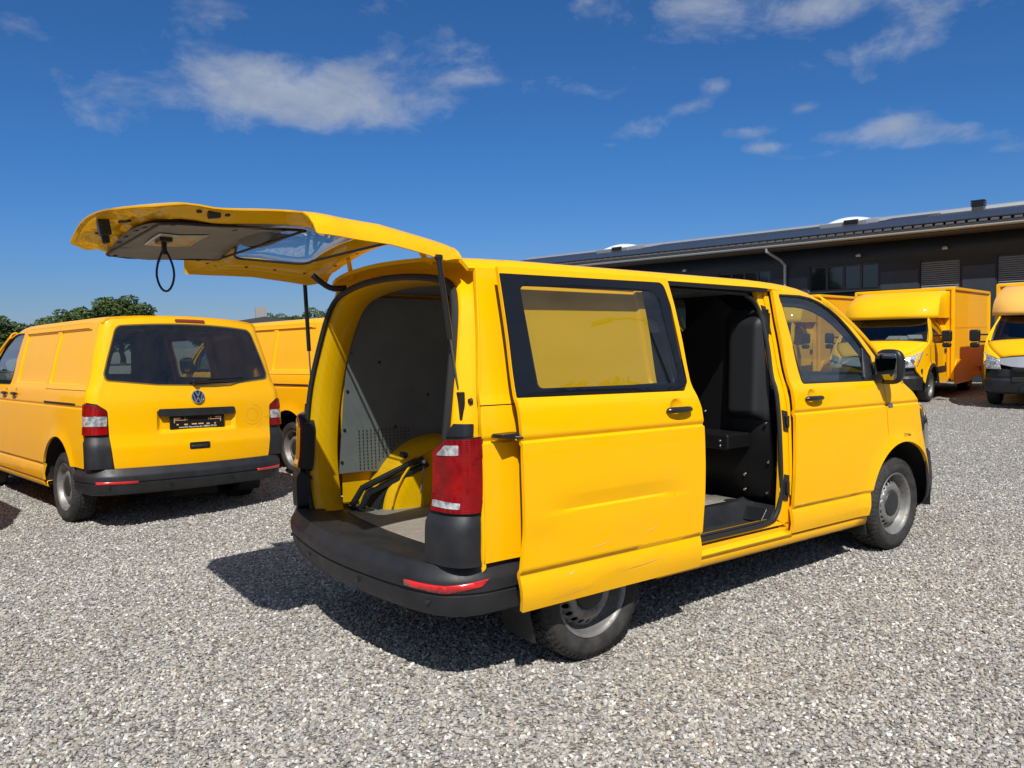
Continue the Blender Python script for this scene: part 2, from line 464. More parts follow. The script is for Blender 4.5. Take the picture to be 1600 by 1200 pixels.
def panel_mesh(name, outline, fmap, holes=(), gu=.08, gv=.06, uc=(), vc=(), flip=False, dissolve=True):
    bm = bmesh.new(); edges = []
    for loop in [outline]+list(holes):
        vs_ = [bm.verts.new((p[0], p[1], 0)) for p in loop]
        edges += [bm.edges.new((vs_[i], vs_[(i+1) % len(vs_)])) for i in range(len(vs_))]
    bmesh.ops.triangle_fill(bm, use_beauty=True, use_dissolve=False, edges=edges, normal=(0, 0, 1))
    us = [p[0] for p in outline]; vv = [p[1] for p in outline]
    cu_ = [k*gu for k in range(math.ceil(min(us)/gu), math.floor(max(us)/gu)+1)] + [c for c in uc if min(us) < c < max(us)]
    cv_ = [k*gv for k in range(math.ceil(min(vv)/gv), math.floor(max(vv)/gv)+1)] + [c for c in vc if min(vv) < c < max(vv)]
    for c in cu_:
        bmesh.ops.bisect_plane(bm, geom=bm.verts[:]+bm.edges[:]+bm.faces[:], dist=1e-6, plane_co=(c, 0, 0), plane_no=(1, 0, 0))
    for c in cv_:
        bmesh.ops.bisect_plane(bm, geom=bm.verts[:]+bm.edges[:]+bm.faces[:], dist=1e-6, plane_co=(0, c, 0), plane_no=(0, 1, 0))
    if dissolve:
        cus, cvs = sorted(cu_), sorted(cv_)
        def on(x, arr):
            if not arr: return False
            i = np.searchsorted(arr, x)
            return any(0 <= j < len(arr) and abs(arr[j]-x) < 1e-5 for j in (i-1, i))
        kill = []
        for e in bm.edges:
            if len(e.link_faces) != 2: continue
            a, b = e.verts[0].co, e.verts[1].co
            if abs(a.x-b.x) < 1e-6 and on(a.x, cus): continue
            if abs(a.y-b.y) < 1e-6 and on(a.y, cvs): continue
            kill.append(e)
        bmesh.ops.dissolve_edges(bm, edges=kill, use_verts=False, use_face_split=False)
    for f in bm.faces:
        if f.normal.z < 0: f.normal_flip()
    if flip: bmesh.ops.reverse_faces(bm, faces=bm.faces[:])
    for v in bm.verts: v.co = Vector(fmap(v.co.x, v.co.y))
    me = bpy.data.meshes.new(name); bm.to_mesh(me); bm.free()
    return me

def panel(name, outline, fmap, mat, parent=None, holes=(), th=.012, bevel=.003, smooth=40, rake=True, **kw):
    me = panel_mesh(name, outline, fmap, holes, **kw)
    return finish(name, me, mat, parent, rake, smooth, th, bevel)

def text_mesh(body, size, extrude=.001):
    c = bpy.data.curves.new('lettering', 'FONT'); c.body = body; c.size = size; c.extrude = extrude; c.align_x = 'CENTER'; c.align_y = 'CENTER'
    c.resolution_u = 3
    o = bpy.data.objects.new('lettering', c); COL.objects.link(o)
    dg = bpy.context.evaluated_depsgraph_get(); me = bpy.data.meshes.new_from_object(o.evaluated_get(dg))
    bpy.data.objects.remove(o); bpy.data.curves.remove(c); me.materials.clear()
    return me

def pchip(xs, ys):
    xs, ys = np.array(xs, float), np.array(ys, float); h = np.diff(xs); d = np.diff(ys)/h
    m = np.zeros(len(xs))
    for i in range(1, len(xs)-1):
        if d[i-1]*d[i] > 0: m[i] = 2*d[i-1]*d[i]/(d[i-1]+d[i])
    m[0], m[-1] = d[0], d[-1]
    X = np.linspace(xs[0], xs[-1], 600); Y = []
    for x in X:
        i = min(max(np.searchsorted(xs, x)-1, 0), len(h)-1); t = (x-xs[i])/h[i]
        Y.append((2*t**3-3*t*t+1)*ys[i]+(t**3-2*t*t+t)*h[i]*m[i]+(-2*t**3+3*t*t)*ys[i+1]+(t**3-t*t)*h[i]*m[i+1])
    Y = np.array(Y)
    return lambda z: float(np.interp(z, X, Y))

def sm(a, b, x):
    t = max(0, min(1, (x-a)/(b-a))); return t*t*(3-2*t)
# ------------------------------------------------------------------ van body surface (local: x forward from rear axle, y left, z up)
HW = pchip([.20, .25, .30, .36, .42, .60, .75, .95, 1.08, 1.20, 1.26, 1.285, 1.31, 1.60, 1.85, 1.90, 1.93, 1.95],
           [.85, .90, .92, .938, .950, .955, .957, .952, .946, .933, .921, .910, .897, .833, .771, .757, .72, .66])
def groove(z):
    return float(np.interp(z, [.44, .500, .508, .516, .536, 1.100, 1.106, 1.112, 1.122, 1.130], [0, -.012, -.016, -.016, 0, 0, -.010, -.012, -.006, 0]))
GV = (.500, .508, .516, .536, 1.100, 1.106, 1.112, 1.122, 1.130, 1.262, 1.285, 1.31)
def taper(x): return .30*max(0, (x-3.2)/.75)**2
def flare(x, z):
    o = 0
    for cx, r in ((0, .445), (3.0, .458)):
        d = math.hypot(x-cx, z-.378)
        if d < r+.25 and z > .3: o += .016*math.exp(-((d-r)/.05)**2)
    return o
def recess(x, z, x0, x1, z0, z1, d=.014, e=.012):
    return -d*sm(x0, x0+e, x)*sm(-x1, -x1+e, -x)*sm(z0, z0+e, z)*sm(-z1, -z1+e, -z)
def dimple(x, z, c, r=.056, d=.020):
    q = math.hypot(x-c[0], z-c[1])/r
    return -d*(1-q*q)**.8 if q < 1 else 0
def SY(x, z, rec=None, dim=()):
    y = HW(z)+groove(z)-taper(x)+flare(x, z)
    for r in rec or (): y += recess(x, z, *r)
    for c in dim: y += dimple(x, z, c)
    return y
def dcuts(c, k):
    return tuple(c[k]+o for o in (-.0565, -.055, -.052, -.047, -.040, -.030, -.015, .0, .015, .030, .040, .047, .052, .055, .0565))
def side(s, rec=None, off=0.0, dim=()): return lambda x, z: (x, s*(SY(x, z, rec, dim)+off), z)

# rear shell: s runs across the tail (metres), wrapping round the corners
XC = pchip([.40, .56, .62, .74, .80, .88, 1.13, 1.30, 1.60, 1.85, 1.90, 1.95], [-.845, -.85, -.852, -.850, -.838, -.822, -.808, -.775, -.71, -.645, -.628, -.60])
def rear(s, z, off=0.0, rx=.10, ry=.13, crown=.085):
    zz = min(z, 1.90); w = HW(zz); a = abs(s); sg = 1 if s >= 0 else -1
    lift = .055*(1-min(a/.95, 1)**2)*sm(1.6, 1.9, zz)
    xc = XC(zz)
    if a <= .75:
        f = a/.75; y = f*(w-ry); x = xc-crown*(1-f*f)
        nx, ny = -1.0, .22*f
    elif a <= .95:
        t = (a-.75)/.20*math.pi/2
        y = w-ry+ry*math.sin(t); x = xc+rx*(1-math.cos(t)); nx, ny = -math.cos(t), math.sin(t)
    else:
        y = w; x = xc+rx+(a-.95); nx, ny = 0.0, 1.0
    L = math.hypot(nx, ny); x += nx/L*off; y += ny/L*off
    return (x, sg*y, z+lift)
def rearm(off=0.0, **k): return lambda s, z: rear(s, z, off, **k)
def pfill(n): return [k/n for k in range(n+1)]

# roof: x along, t across
RS = [(-.757, 1.897), (-.752, 1.915), (-.735, 1.932), (-.69, 1.947), (-.60, 1.960), (-.40, 1.975), (0, 1.985)]
RS = RS + [(-a, b) for a, b in RS[-2::-1]]
_l = [0]
for i in range(1, len(RS)): _l.append(_l[-1]+math.dist(RS[i-1], RS[i]))
RL = _l[-1]; _u = [q-RL/2 for q in _l]
RY = pchip(_u, [q[0] for q in RS]); RZ = pchip(_u, [q[1] for q in RS])
DROP = pchip([-1, -.7, -.2, 1.5, 1.8, 2.05, 2.25, 2.42, 2.62, 2.83, 3.0, 3.2], [.03, .012, 0, 0, .008, .03, .075, .155, .275, .440, .60, .80])
def roof(x, t): return (x, RY(t)*(1-.0*x), RZ(t)-DROP(x))

ARCH_R, ARCH_F = .445, .458
def arch(cx, r, a0, a1, n=20): return arc(cx, .378, r, a0, a1, n)

def X_SHUT(z): return float(np.interp(z, [.5, .575, 1.20, 1.36, 1.65, 1.89], [-.69, -.69, -.678, -.649, -.604, -.567]))

def build_wheel(root, name, x, s, yout=.915, r=.338, rr=.222, cap=True, tread=True, w=.21, cap_mat='hubcap'):
    """rim mesh with tyre and hub cap as its pieces; outer face at s*yout"""
    c = (x, 0, r)
    def Y(h): return s*(yout-h)
    # dished steel disc with ring of vent holes
    n = 20; holes = []
    for k in range(n):
        a = 2*math.pi*k/n
        holes.append([(.158*math.cos(a)+.0145*math.cos(b), .158*math.sin(a)+.0145*math.sin(b)) for b in [2*math.pi*j/8 for j in range(8)]])
    outer = [(.188*math.cos(2*math.pi*k/60), .188*math.sin(2*math.pi*k/60)) for k in range(60)]
    inner = [(.03*math.cos(2*math.pi*k/12), .03*math.sin(2*math.pi*k/12)) for k in range(12)]
    dep = pchip([0, .03, .085, .10, .112, .135, .158, .178, .190], [.062, .06, .058, .040, .034, .040, .060, .078, .082])
    me = panel_mesh(name, outer, lambda u, v: (x+u, Y(dep(math.hypot(u, v))), r+v), holes+[inner], gu=.024, gv=.024, dissolve=False, flip=(s > 0))
    o = finish(name, me, 'steel', root, False, 50, .006, 0)
    mb = MB(); mb.lathe([(.186, .085), (.196, .070), (.204, .035), (.212, .018), (.224, .012), (.228, .016), (.224, .022), (.215, .03), (.206, .075), (.2, .15)], (x, s*yout, r), 'y', 56, -s)
    mb.build('rim_ring', 'steel', o, smooth=40)
    MB().lathe([(0.0, .125), (.197, .125), (.199, .14)], (x, s*yout, r), 'y', 32, -s).build('brake_backing', 'dark', o)
    if cap:
        MB().lathe([(0, .030), (.03, .030), (.06, .031), (.088, .036), (.096, .046), (.096, .06)], (x, s*yout, r), 'y', 36, -s).build('hub_cap', cap_mat, o)
    else:
        mb = MB(); mb.lathe([(0, .02), (.03, .022), (.036, .034), (.036, .06)], (x, s*yout, r), 'y', 20, -s)
        for k in range(5):
            a = 2*math.pi*k/5+.3; mb.lathe([(0, .038), (.010, .038), (.011, .06)], (x+.06*math.cos(a), s*yout, r+.06*math.sin(a)), 'y', 8, -s)
        mb.pieces('wheel_bolt', 'steel', o)
    t = MB()
    t.lathe([(.222, .028), (.232, .012), (.255, .0), (.280, -.003), (.305, .004), (.322, .018), (.3305, .030), (.3305, w-.030), (.322, w-.018), (.305, w-.004), (.255, w), (.222, w-.03)], (x, s*yout, r), 'y', 72, -s)
    if tread:
        nb = 46; R0, R1 = .3295, r
        rows = [(.022, .052), (.060, .094), (.102, .130), (.136, .160), (.166, w-.014)]
        for k in range(nb):
            for j, (h0, h1) in enumerate(rows):
                if h1 <= h0: continue
                a = 2*math.pi*(k+(.5 if j % 2 else 0))/nb; da = 2*math.pi/nb*.40; sk = (.35 if j % 2 == 0 else -.35)*da
                v = []
                for rad, e in ((R0, 1.0), (R1, .93)):
                    for aa, h, ss in ((a-da*e, h0, sk), (a+da*e, h0, sk), (a+da*e, h1, -sk), (a-da*e, h1, -sk)):
                        rrad = rad-(.006 if (rad == R1 and ((j == 0 and h == h0) or (j == 4 and h == h1))) else 0)
                        v.append((x+rrad*math.cos(aa+ss), s*(yout-h), r+rrad*math.sin(aa+ss)))
                t.add(v, [(4, 5, 6, 7), (0, 1, 5, 4), (1, 2, 6, 5), (2, 3, 7, 6), (3, 0, 4, 7)])
        for k in range(60):   # shoulder lugs on the sidewall edge
            a = 2*math.pi*k/60; da = .028
            v = []
            for rad, h in ((.300, -.0005), (.326, .017)):
                for aa in (a-da, a+da): v.append((x+rad*math.cos(aa), s*(yout-h+.0025), r+rad*math.sin(aa)))
            t.add(v, [(0, 1, 3, 2)])
    t.build('tyre', 'tyre', o, smooth=28)
    return o

def emblem(parent, name='brand_emblem', c=(0, 0, 0), rad=.066, tilt=0):
    """round badge: ring with a V above a W, facing -x"""
    M0 = Matrix.Translation(c) @ Matrix.Rotation(tilt, 4, 'Y')
    back = MB().lathe([(0, .004), (rad*.93, .004), (rad*.93, 0)], (0, 0, 0), 'x', 40, -1)
    me = MB(); me.add(back.v, back.f, M0); o = me.build(name, 'plastic_smooth', parent, True)
    m = MB(); q = MB().lathe([(rad*.86, .004), (rad*.88, .010), (rad, .010), (rad*1.03, .004), (rad*1.03, 0)], (0, 0, 0), 'x', 48, -1); m.add(q.v, q.f, M0)
    def bar(p0, p1, w=.011):
        a, b = Vector((p0[0], p0[1])), Vector((p1[0], p1[1])); dv = (b-a).normalized(); nn = Vector((-dv.y, dv.x))*w/2*rad/.066
        pts = [a+nn, b+nn, b-nn, a-nn]
        g = MB().prism([(p.x*rad, p.y*rad) if False else (p.x, p.y) for p in pts], 'x', -.010, -.003); m.add(g.v, g.f, M0)
    k = rad
    for sg in (-1, 1):
        bar((sg*.36*k, .80*k), (0, .06*k)); bar((sg*.72*k, .50*k), (sg*.34*k, -.80*k)); bar((sg*.34*k, -.80*k), (sg*.0*k, -.08*k))
    m.build('emblem_ring', 'chrome', o, True)
    return o

def bumper_path(front=False):
    if front: pts = [(3.36, .952), (3.55, .895), (3.70, .82), (3.80, .70), (3.86, .5), (3.89, .25), (3.90, 0)]
    else: pts = [(-.455, .957), (-.60, .957), (-.70, .950), (-.775, .925), (-.84, .880), (-.895, .80), (-.935, .68), (-.975, .45), (-1.0, .22), (-1.01, 0)]
    pts = pts+[(x, -y) for x, y in pts[-2::-1]]
    out = []
    for i in range(len(pts)-1):
        for k in range(3):
            t = k/3; p0, p1, p2, p3 = [Vector(pts[max(0, min(len(pts)-1, i+j))]) for j in (-1, 0, 1, 2)]
            out.append(.5*((2*p1)+(-p0+p2)*t+(2*p0-5*p1+4*p2-p3)*t*t+(-p0+3*p1-3*p2+p3)*t**3))
    out.append(Vector(pts[-1])); return out
def sweep_plan(path, prof, outward=1):
    m = MB(); rs = []
    for i, p in enumerate(path):
        t = (path[min(i+1, len(path)-1)]-path[max(i-1, 0)]).normalized(); n = Vector((-t.y, t.x))*outward
        rs.append([(p.x+n.x*o, p.y+n.y*o, z) for o, z in prof])
    return m.rings(rs, False)

def rear_bumper(root, main=True):
    path = bumper_path()
    prof = [(-.20, .555), (-.10, .563), (-.045, .572), (-.030, .568), (-.022, .552), (-.008, .525), (.002, .510), (.005, .495), (.003, .452), (-.008, .447), (-.008, .441), (.000, .436), (-.008, .375), (-.022, .345), (-.05, .332), (-.16, .328)]
    # path runs left -> centre -> right ; outward is to the right of travel
    o = sweep_plan(path, prof, -1 if True else 1)
    # decide outward sign: first point is on the left side (y>0) travelling towards -x
    b = o.build('rear_bumper', 'plastic', root, True, smooth=30)
    for sg in (1, -1):
        # reflector strip on the corner
        def fm(u, v, sg=sg):
            L = len(path)-1; f = u*L if sg > 0 else (1-u)*L; i = min(int(f), L-1); t = f-i
            p = path[i].lerp(path[i+1], t); tt = (path[i+1]-path[i]).normalized(); n = Vector((-tt.y, tt.x))*-1
            off = .010-(.502-v)*.05
            return (p.x+n.x*off, p.y+n.y*off, v)
        u0, u1 = (.095, .335) if main else (.21, .36)
        if main: out = [(u0, .508), (u0+.02, .478), (.23, .452), (u1, .462), (u1, .490), (.23, .486)]
        else: out = [(u0, .462), (u0, .438), (u1, .432), (u1, .456)]
        panel('rear_reflector', out, fm, 'red_reflector', b, th=.008, bevel=0, gu=.02, gv=.05, flip=sg < 0)
        m = MB()
        for y, x in ((.80, -.902), (.30, -1.002)):
            m.lathe([(0, .012), (.010, .012), (.012, .0)], (x+.012, sg*y, .405), 'x', 10, -1)
        m.pieces('parking_sensor', 'plastic_smooth', b, True)
    return b

def front_end(root, yel):
    """bonnet, windscreen, pillars, front fascia - the side turned away from us"""
    def hood(u, v):
        x = 3.02+.62*v; y = u*(.885-.24*v**2); z = float(np.interp(x, [3.0, 3.10, 3.28, 3.6, 3.82], [1.292, 1.235, 1.118, .985, .88]))+.05*(1-u*u)*(1-.3*v)
        return (x+.06*(1-u*u)*v, y, z)
    MB().grid(lambda u, v: hood(2*u-1, v), 16, 12).build('bonnet', yel, root, True, solid=.01)
    def ws(u, v):
        a = Vector((2.27+.07*(1-u*u), u*.70, 1.845+.045*(1-u*u))); b = Vector((2.98+.20*(1-u*u), u*.83, 1.30-.03*(1-u*u)))
        p = a.lerp(b, v); p.x += .03*math.sin(math.pi*v); p.z += .03*math.sin(math.pi*v); return p
    MB().grid(lambda u, v: ws(2*u-1, v), 12, 8).build('windscreen', 'glass', root, True)
    path = bumper_path(True)
    prof = [(-.06, .75), (-.03, .745), (-.005, .70), (.005, .60), (.012, .50), (.005, .40), (-.02, .34), (-.07, .31)]
    b = sweep_plan(path, prof, 1).build('front_bumper', 'plastic', root, True, smooth=40, solid=.01)
    g = sweep_plan(path[7:-7], [(-.05, .99), (-.02, .93), (-.01, .85), (-.02, .76)], 1).build('front_grille', 'plastic_smooth', root, True, smooth=40)
    for s in (1, -1):
        p = [Vector((3.25, s*.953))]+(path[:9] if s > 0 else [])
        if s < 0: p = path[-9:]+p
        sweep_plan(p, [(-.10, 1.09), (-.05, 1.05), (-.018, .92), (-.012, .75)], 1).build('headlight', 'glass_black', root, True, smooth=40)

MAT['glass_black'] = material('dark_headlight_glass', (.03, .033, .036), .08, coat=1.0)

FD_TOP = [(2.79, 1.447), (2.67, 1.564), (2.55, 1.671), (2.42, 1.758), (2.29, 1.821), (2.18, 1.851), (2.08, 1.867), (1.88, 1.886)]
FWIN = [(1.768, 1.856, .012), (2.0, 1.857, 0), (2.11, 1.846, 0), (2.21, 1.822, 0), (2.32, 1.78, 0), (2.41, 1.728, 0), (2.50, 1.658, 0), (2.60, 1.568, 0), (2.715, 1.452, .01), (2.725, 1.287, .02), (1.822, 1.291, .012)]
def front_door(root, s, yel, glassm='glass', mirror=True):
    out = [(1.712, 1.887), (1.692, 1.70), (1.688, 1.41), (1.690, 1.29), (1.682, 1.09), (1.666, .82), (1.646, .54), (1.650, .362), (2.535, .360)] \
        + arch(3.0, ARCH_F+.004, 180, 114.5, 12) + [(2.790, .93), (2.783, 1.12), (2.777, 1.27), (2.795, 1.44)] + FD_TOP
    win = rp(FWIN, .012, 3)
    hc = (1.885, 1.198)
    d = panel('front_door', out, side(s, dim=[hc]), yel, root, [win], th=.022, bevel=.004, vc=GV+dcuts(hc, 1), uc=dcuts(hc, 0), flip=s > 0)
    panel('door_window', rp([(x, z) for x, z, *_ in FWIN], .01, 2), side(s, off=-.012), glassm, d, th=0, bevel=0, gu=.1, gv=.1, flip=s > 0)
    fr = MB(); fr.tube([(x, s*(HW(z)-taper(x)-.008), z) for x, z in win], .010, 6, True); fr.build('window_seal', 'seal', d, True)
    panel('mirror_triangle', [(2.58, 1.292), (2.725, 1.289), (2.715, 1.455), (2.64, 1.53)], side(s, off=-.004), 'plastic', d, th=.01, bevel=0, flip=s > 0)
    handle(d, s, 1.885, 1.198)
    if mirror:
        def mir(u, v):   # rounded shell
            a = 2*math.pi*u; ph = math.pi*(v-.5)
            cx = math.copysign(abs(math.cos(ph))**.55, math.cos(ph))
            yy = .118*math.copysign(abs(math.cos(a))**.6, math.cos(a))*cx; zz = .122*math.copysign(abs(math.sin(a))**.62, math.sin(a))*cx
            xx = .085*math.copysign(abs(math.sin(ph))**.9, math.sin(ph))
            if xx < 0: xx *= .35
            return (2.715+xx, s*(.995+yy*.84+.02*zz), 1.385+zz)
        h = MB().grid(mir, 36, 16)
        h.box((2.715, s*.91, 1.30), (.08, .12, .05))
        h.build('mirror_housing', 'mirror_shell', d, True, smooth=50)
        def mg(u, v): return (2.6815, s*(.992+u*.078), 1.388+v*.098)
        panel('mirror_glass', rp([(-.98, -.95), (.98, -.95), (.98, .95), (-.98, .95)], .35, 5), mg, 'mirror', d, th=.003, bevel=0, gu=.5, gv=.5, flip=True)
    # speaker/inner card keeps the cabin dark
    MB().box((2.2, s*.80, .83), (.98, .05, .86)).build('door_card', 'dash', d, True, bevel=.02)
    return d
MAT['mirror_shell'] = material('grained_black_mirror_shell', (.010, .010, .011), .42)
MAT['mirror'] = material('mirror_glass', (.30, .32, .34), .03, 1.0)

def handle(parent, s, x, z, yo=0.0):
    """black pull handle over a shallow round finger bowl"""
    m = MB()
    def hd(u, v):
        a = 2*math.pi*v; t = (u-.5)*2
        wz = .017*(1-abs(t)**6)**.5 if abs(t) < 1 else 0; wy = .018*(1-abs(t)**8)**.5 if abs(t) < 1 else 0
        return (x+t*.098, s*(HW(z)+yo+.012+.014*(1-t*t)+wy*math.cos(a)), z+wz*math.sin(a))
    m.grid(hd, 16, 10); o = m.build('door_handle', 'plastic_smooth', parent, True, smooth=60)
    return o

def quarter_panel(root, s, yel, blank=True):
    rec = [(-.42, .46, 1.318, 1.835)] if blank else None
    out = [(X_SHUT(z), z) for z in (1.893, 1.65, 1.36, 1.2, 1.0, .8, .575)]
    out = [(X_SHUT(1.893), 1.893)] + [(X_SHUT(z), z) for z in (1.65, 1.36, 1.20, .9, .575)] + arch(0, ARCH_R, 153.7, 0, 22)[0:] + [(.452, .36), (.468, .545), (.475, 1.12), (.490, 1.30), (.502, 1.60), (.508, 1.893)]
    q = panel('quarter_panel', out, side(s, rec), yel, root, th=.02, bevel=.003, vc=GV+(1.318, 1.33, 1.823, 1.835), uc=(-.42, -.408, .448, .46), flip=s > 0)
    sm_ = MB(); sm_.tube([(x, s*(HW(1.268)+flare(x, 1.268)-.0005), 1.268) for x in np.linspace(-.668, .48, 24)], .0028, 6); sm_.build('panel_seam', 'seal', q, True)
    # rail slot for the sliding door
    panel('rail_slot', [(-.46, 1.130), (.47, 1.130), (.47, 1.150), (-.46, 1.150)], side(s, off=.002), 'seal', q, th=.004, bevel=0, flip=s > 0)
    return q

def sill_strip(root, s, yel, x0, x1):
    prof = [(.905, .285), (.918, .300), (.925, .330), (.922, .348), (.900, .352), (.86, .352)]
    return MB().rings([[(x, s*y, z) for y, z in prof] for x in np.linspace(x0, x1, 14)], False).build('sill', yel, root, True, solid=.006)

def fender(root, s, yel):
    out = arch(3.0, ARCH_F+.004, 117, 22, 18) + [(3.405, .62), (3.365, .74), (3.30, .90), (3.268, 1.04), (3.272, 1.112), (3.185, 1.190), (3.06, 1.265), (2.985, 1.300), (2.86, 1.385), (2.79, 1.43), (2.786, 1.27), (2.792, 1.12), (2.799, .93)]
    f = panel('front_wing', out, side(s), yel, root, th=.02, bevel=.003, vc=GV, flip=s > 0)
    panel('side_repeater', rp([(2.80, 1.128), (2.885, 1.125), (2.87, 1.094), (2.81, 1.092)], .01, 3), side(s, off=.004), 'clear_dark', f, th=.006, bevel=.002, flip=s > 0)
    return f
MAT['clear_dark'] = material('smoked_lens', (.10, .10, .10), .12, coat=1.0)

def roof_body(root, yel, rear_edge=True):
    xr = lambda t: -.60-.075*(1-(2*t/RL)**2)
    n = 22
    out = [(xr(-RL/2+RL*k/n), -RL/2+RL*k/n) for k in range(n+1)][::-1]
    fr = lambda t: 2.26+.08*(1-(2*t/RL)**2)
    out += [(fr(-RL/2+RL*k/n), -RL/2+RL*k/n) for k in range(n+1)]
    r = panel('roof', out, roof, yel, root, th=.02, bevel=.004, gu=.12, gv=.08)
    for s in (1, -1):   # pillar that runs on from the roof edge down to the bonnet
        def pil(u, v, s=s):
            x = 2.25+.80*u; zt = RZ(RL/2)-DROP(x)
            y0 = HW(min(zt+.0, 1.897))
            # across the pillar: outer foot at door top, crown, inner edge at the windscreen
            a = [(.0, -.004), (.004, .024), (-.012, .046), (-.035, .056), (-.060, .052)]
            k = v*(len(a)-1); i = min(int(k), len(a)-2); t = k-i
            dy = a[i][0]*(1-t)+a[i+1][0]*t; dz = a[i][1]*(1-t)+a[i+1][1]*t
            return (x, s*(y0+dy), zt+dz)
        MB().grid(pil, 18, 8).build('windscreen_pillar', yel, root, True, solid=-.012 if s > 0 else .012)
    return r

def wheel_liners(root):
    for x in (0, 3.0):
        for s in (1, -1):
            m = MB(); m.rings([[(x+.47*math.cos(R(a)), s*.935, .378+.47*math.sin(R(a))), (x+.47*math.cos(R(a)), s*.55, .378+.47*math.sin(R(a)))] for a in range(-8, 190, 9)], False)
            m.add([(x+.47*math.cos(R(a)), s*.56, .378+.47*math.sin(R(a))) for a in range(-8, 190, 9)], [tuple(range(22))])
            m.build('wheel_liner', 'dark', root, True)
    m = MB(); m.box((1.5, 0, .36), (1.95, 1.72, .14)); m.box((-.66, 0, .42), (.38, 1.5, .16)); m.box((1.5, 0, .40), (4.3, 1.06, .18)); m.box((3.6, 0, .6), (.3, 1.3, .5))
    m.box((-.25, -.1, .28), (.7, .45, .14))
    m.build('underbody', 'dark', root, True, bevel=.02)

def mudflap(root, x, s):
    MB().box((x, s*.78, .285), (.014, .24, .23), Matrix.Rotation(R(-12), 3, 'Y')).build('mud_flap', 'plastic', root, False, bevel=.008)

def tail_frame_strip(root, s, yel):
    """body-coloured lip between roof and door tops is part of the roof panel; this closes the rail above the doors"""
    pass

def cab_lining(root):
    """dark trim on the inside of the door frames and a grey headliner, so the cabin is not body colour inside"""
    for s in (1, -1):
        out = [(1.72, 1.875), (1.70, 1.41), (1.70, 1.10), (2.75, 1.10), (2.74, 1.43)] + [(x, z) for x, z in FD_TOP[1:]]
        panel('inner_door_trim', out, side(s, off=-.045), 'dash', root, [rp([(2.23+(x-2.23)*.93, 1.525+(z-1.525)*.80) for x, z, *_ in FWIN], .012, 3)], th=.02, bevel=0, gu=.15, gv=.1, flip=s > 0)
    t0 = RL/2-.05
    panel('headliner', [(1.64, -t0), (2.20, -t0), (2.27, -t0*.5), (2.29, 0), (2.27, t0*.5), (2.20, t0), (1.64, t0)], lambda x, t: (roof(x, t)[0], roof(x, t)[1]*.97, roof(x, t)[2]-.045), 'headliner', root, th=.01, bevel=0, gu=.12, gv=.08)
    for s in (1, -1):
        MB().grid(lambda u, v: (2.22+.78*u, s*(HW(min(1.897, RZ(RL/2)-DROP(2.22+.78*u)))-.03-.07*v), RZ(RL/2)-DROP(2.22+.78*u)-.012+.03*v), 10, 2).build('pillar_trim', 'headliner', root, True)
MAT['headliner'] = material('grey_headliner', (.16, .165, .17), .9)

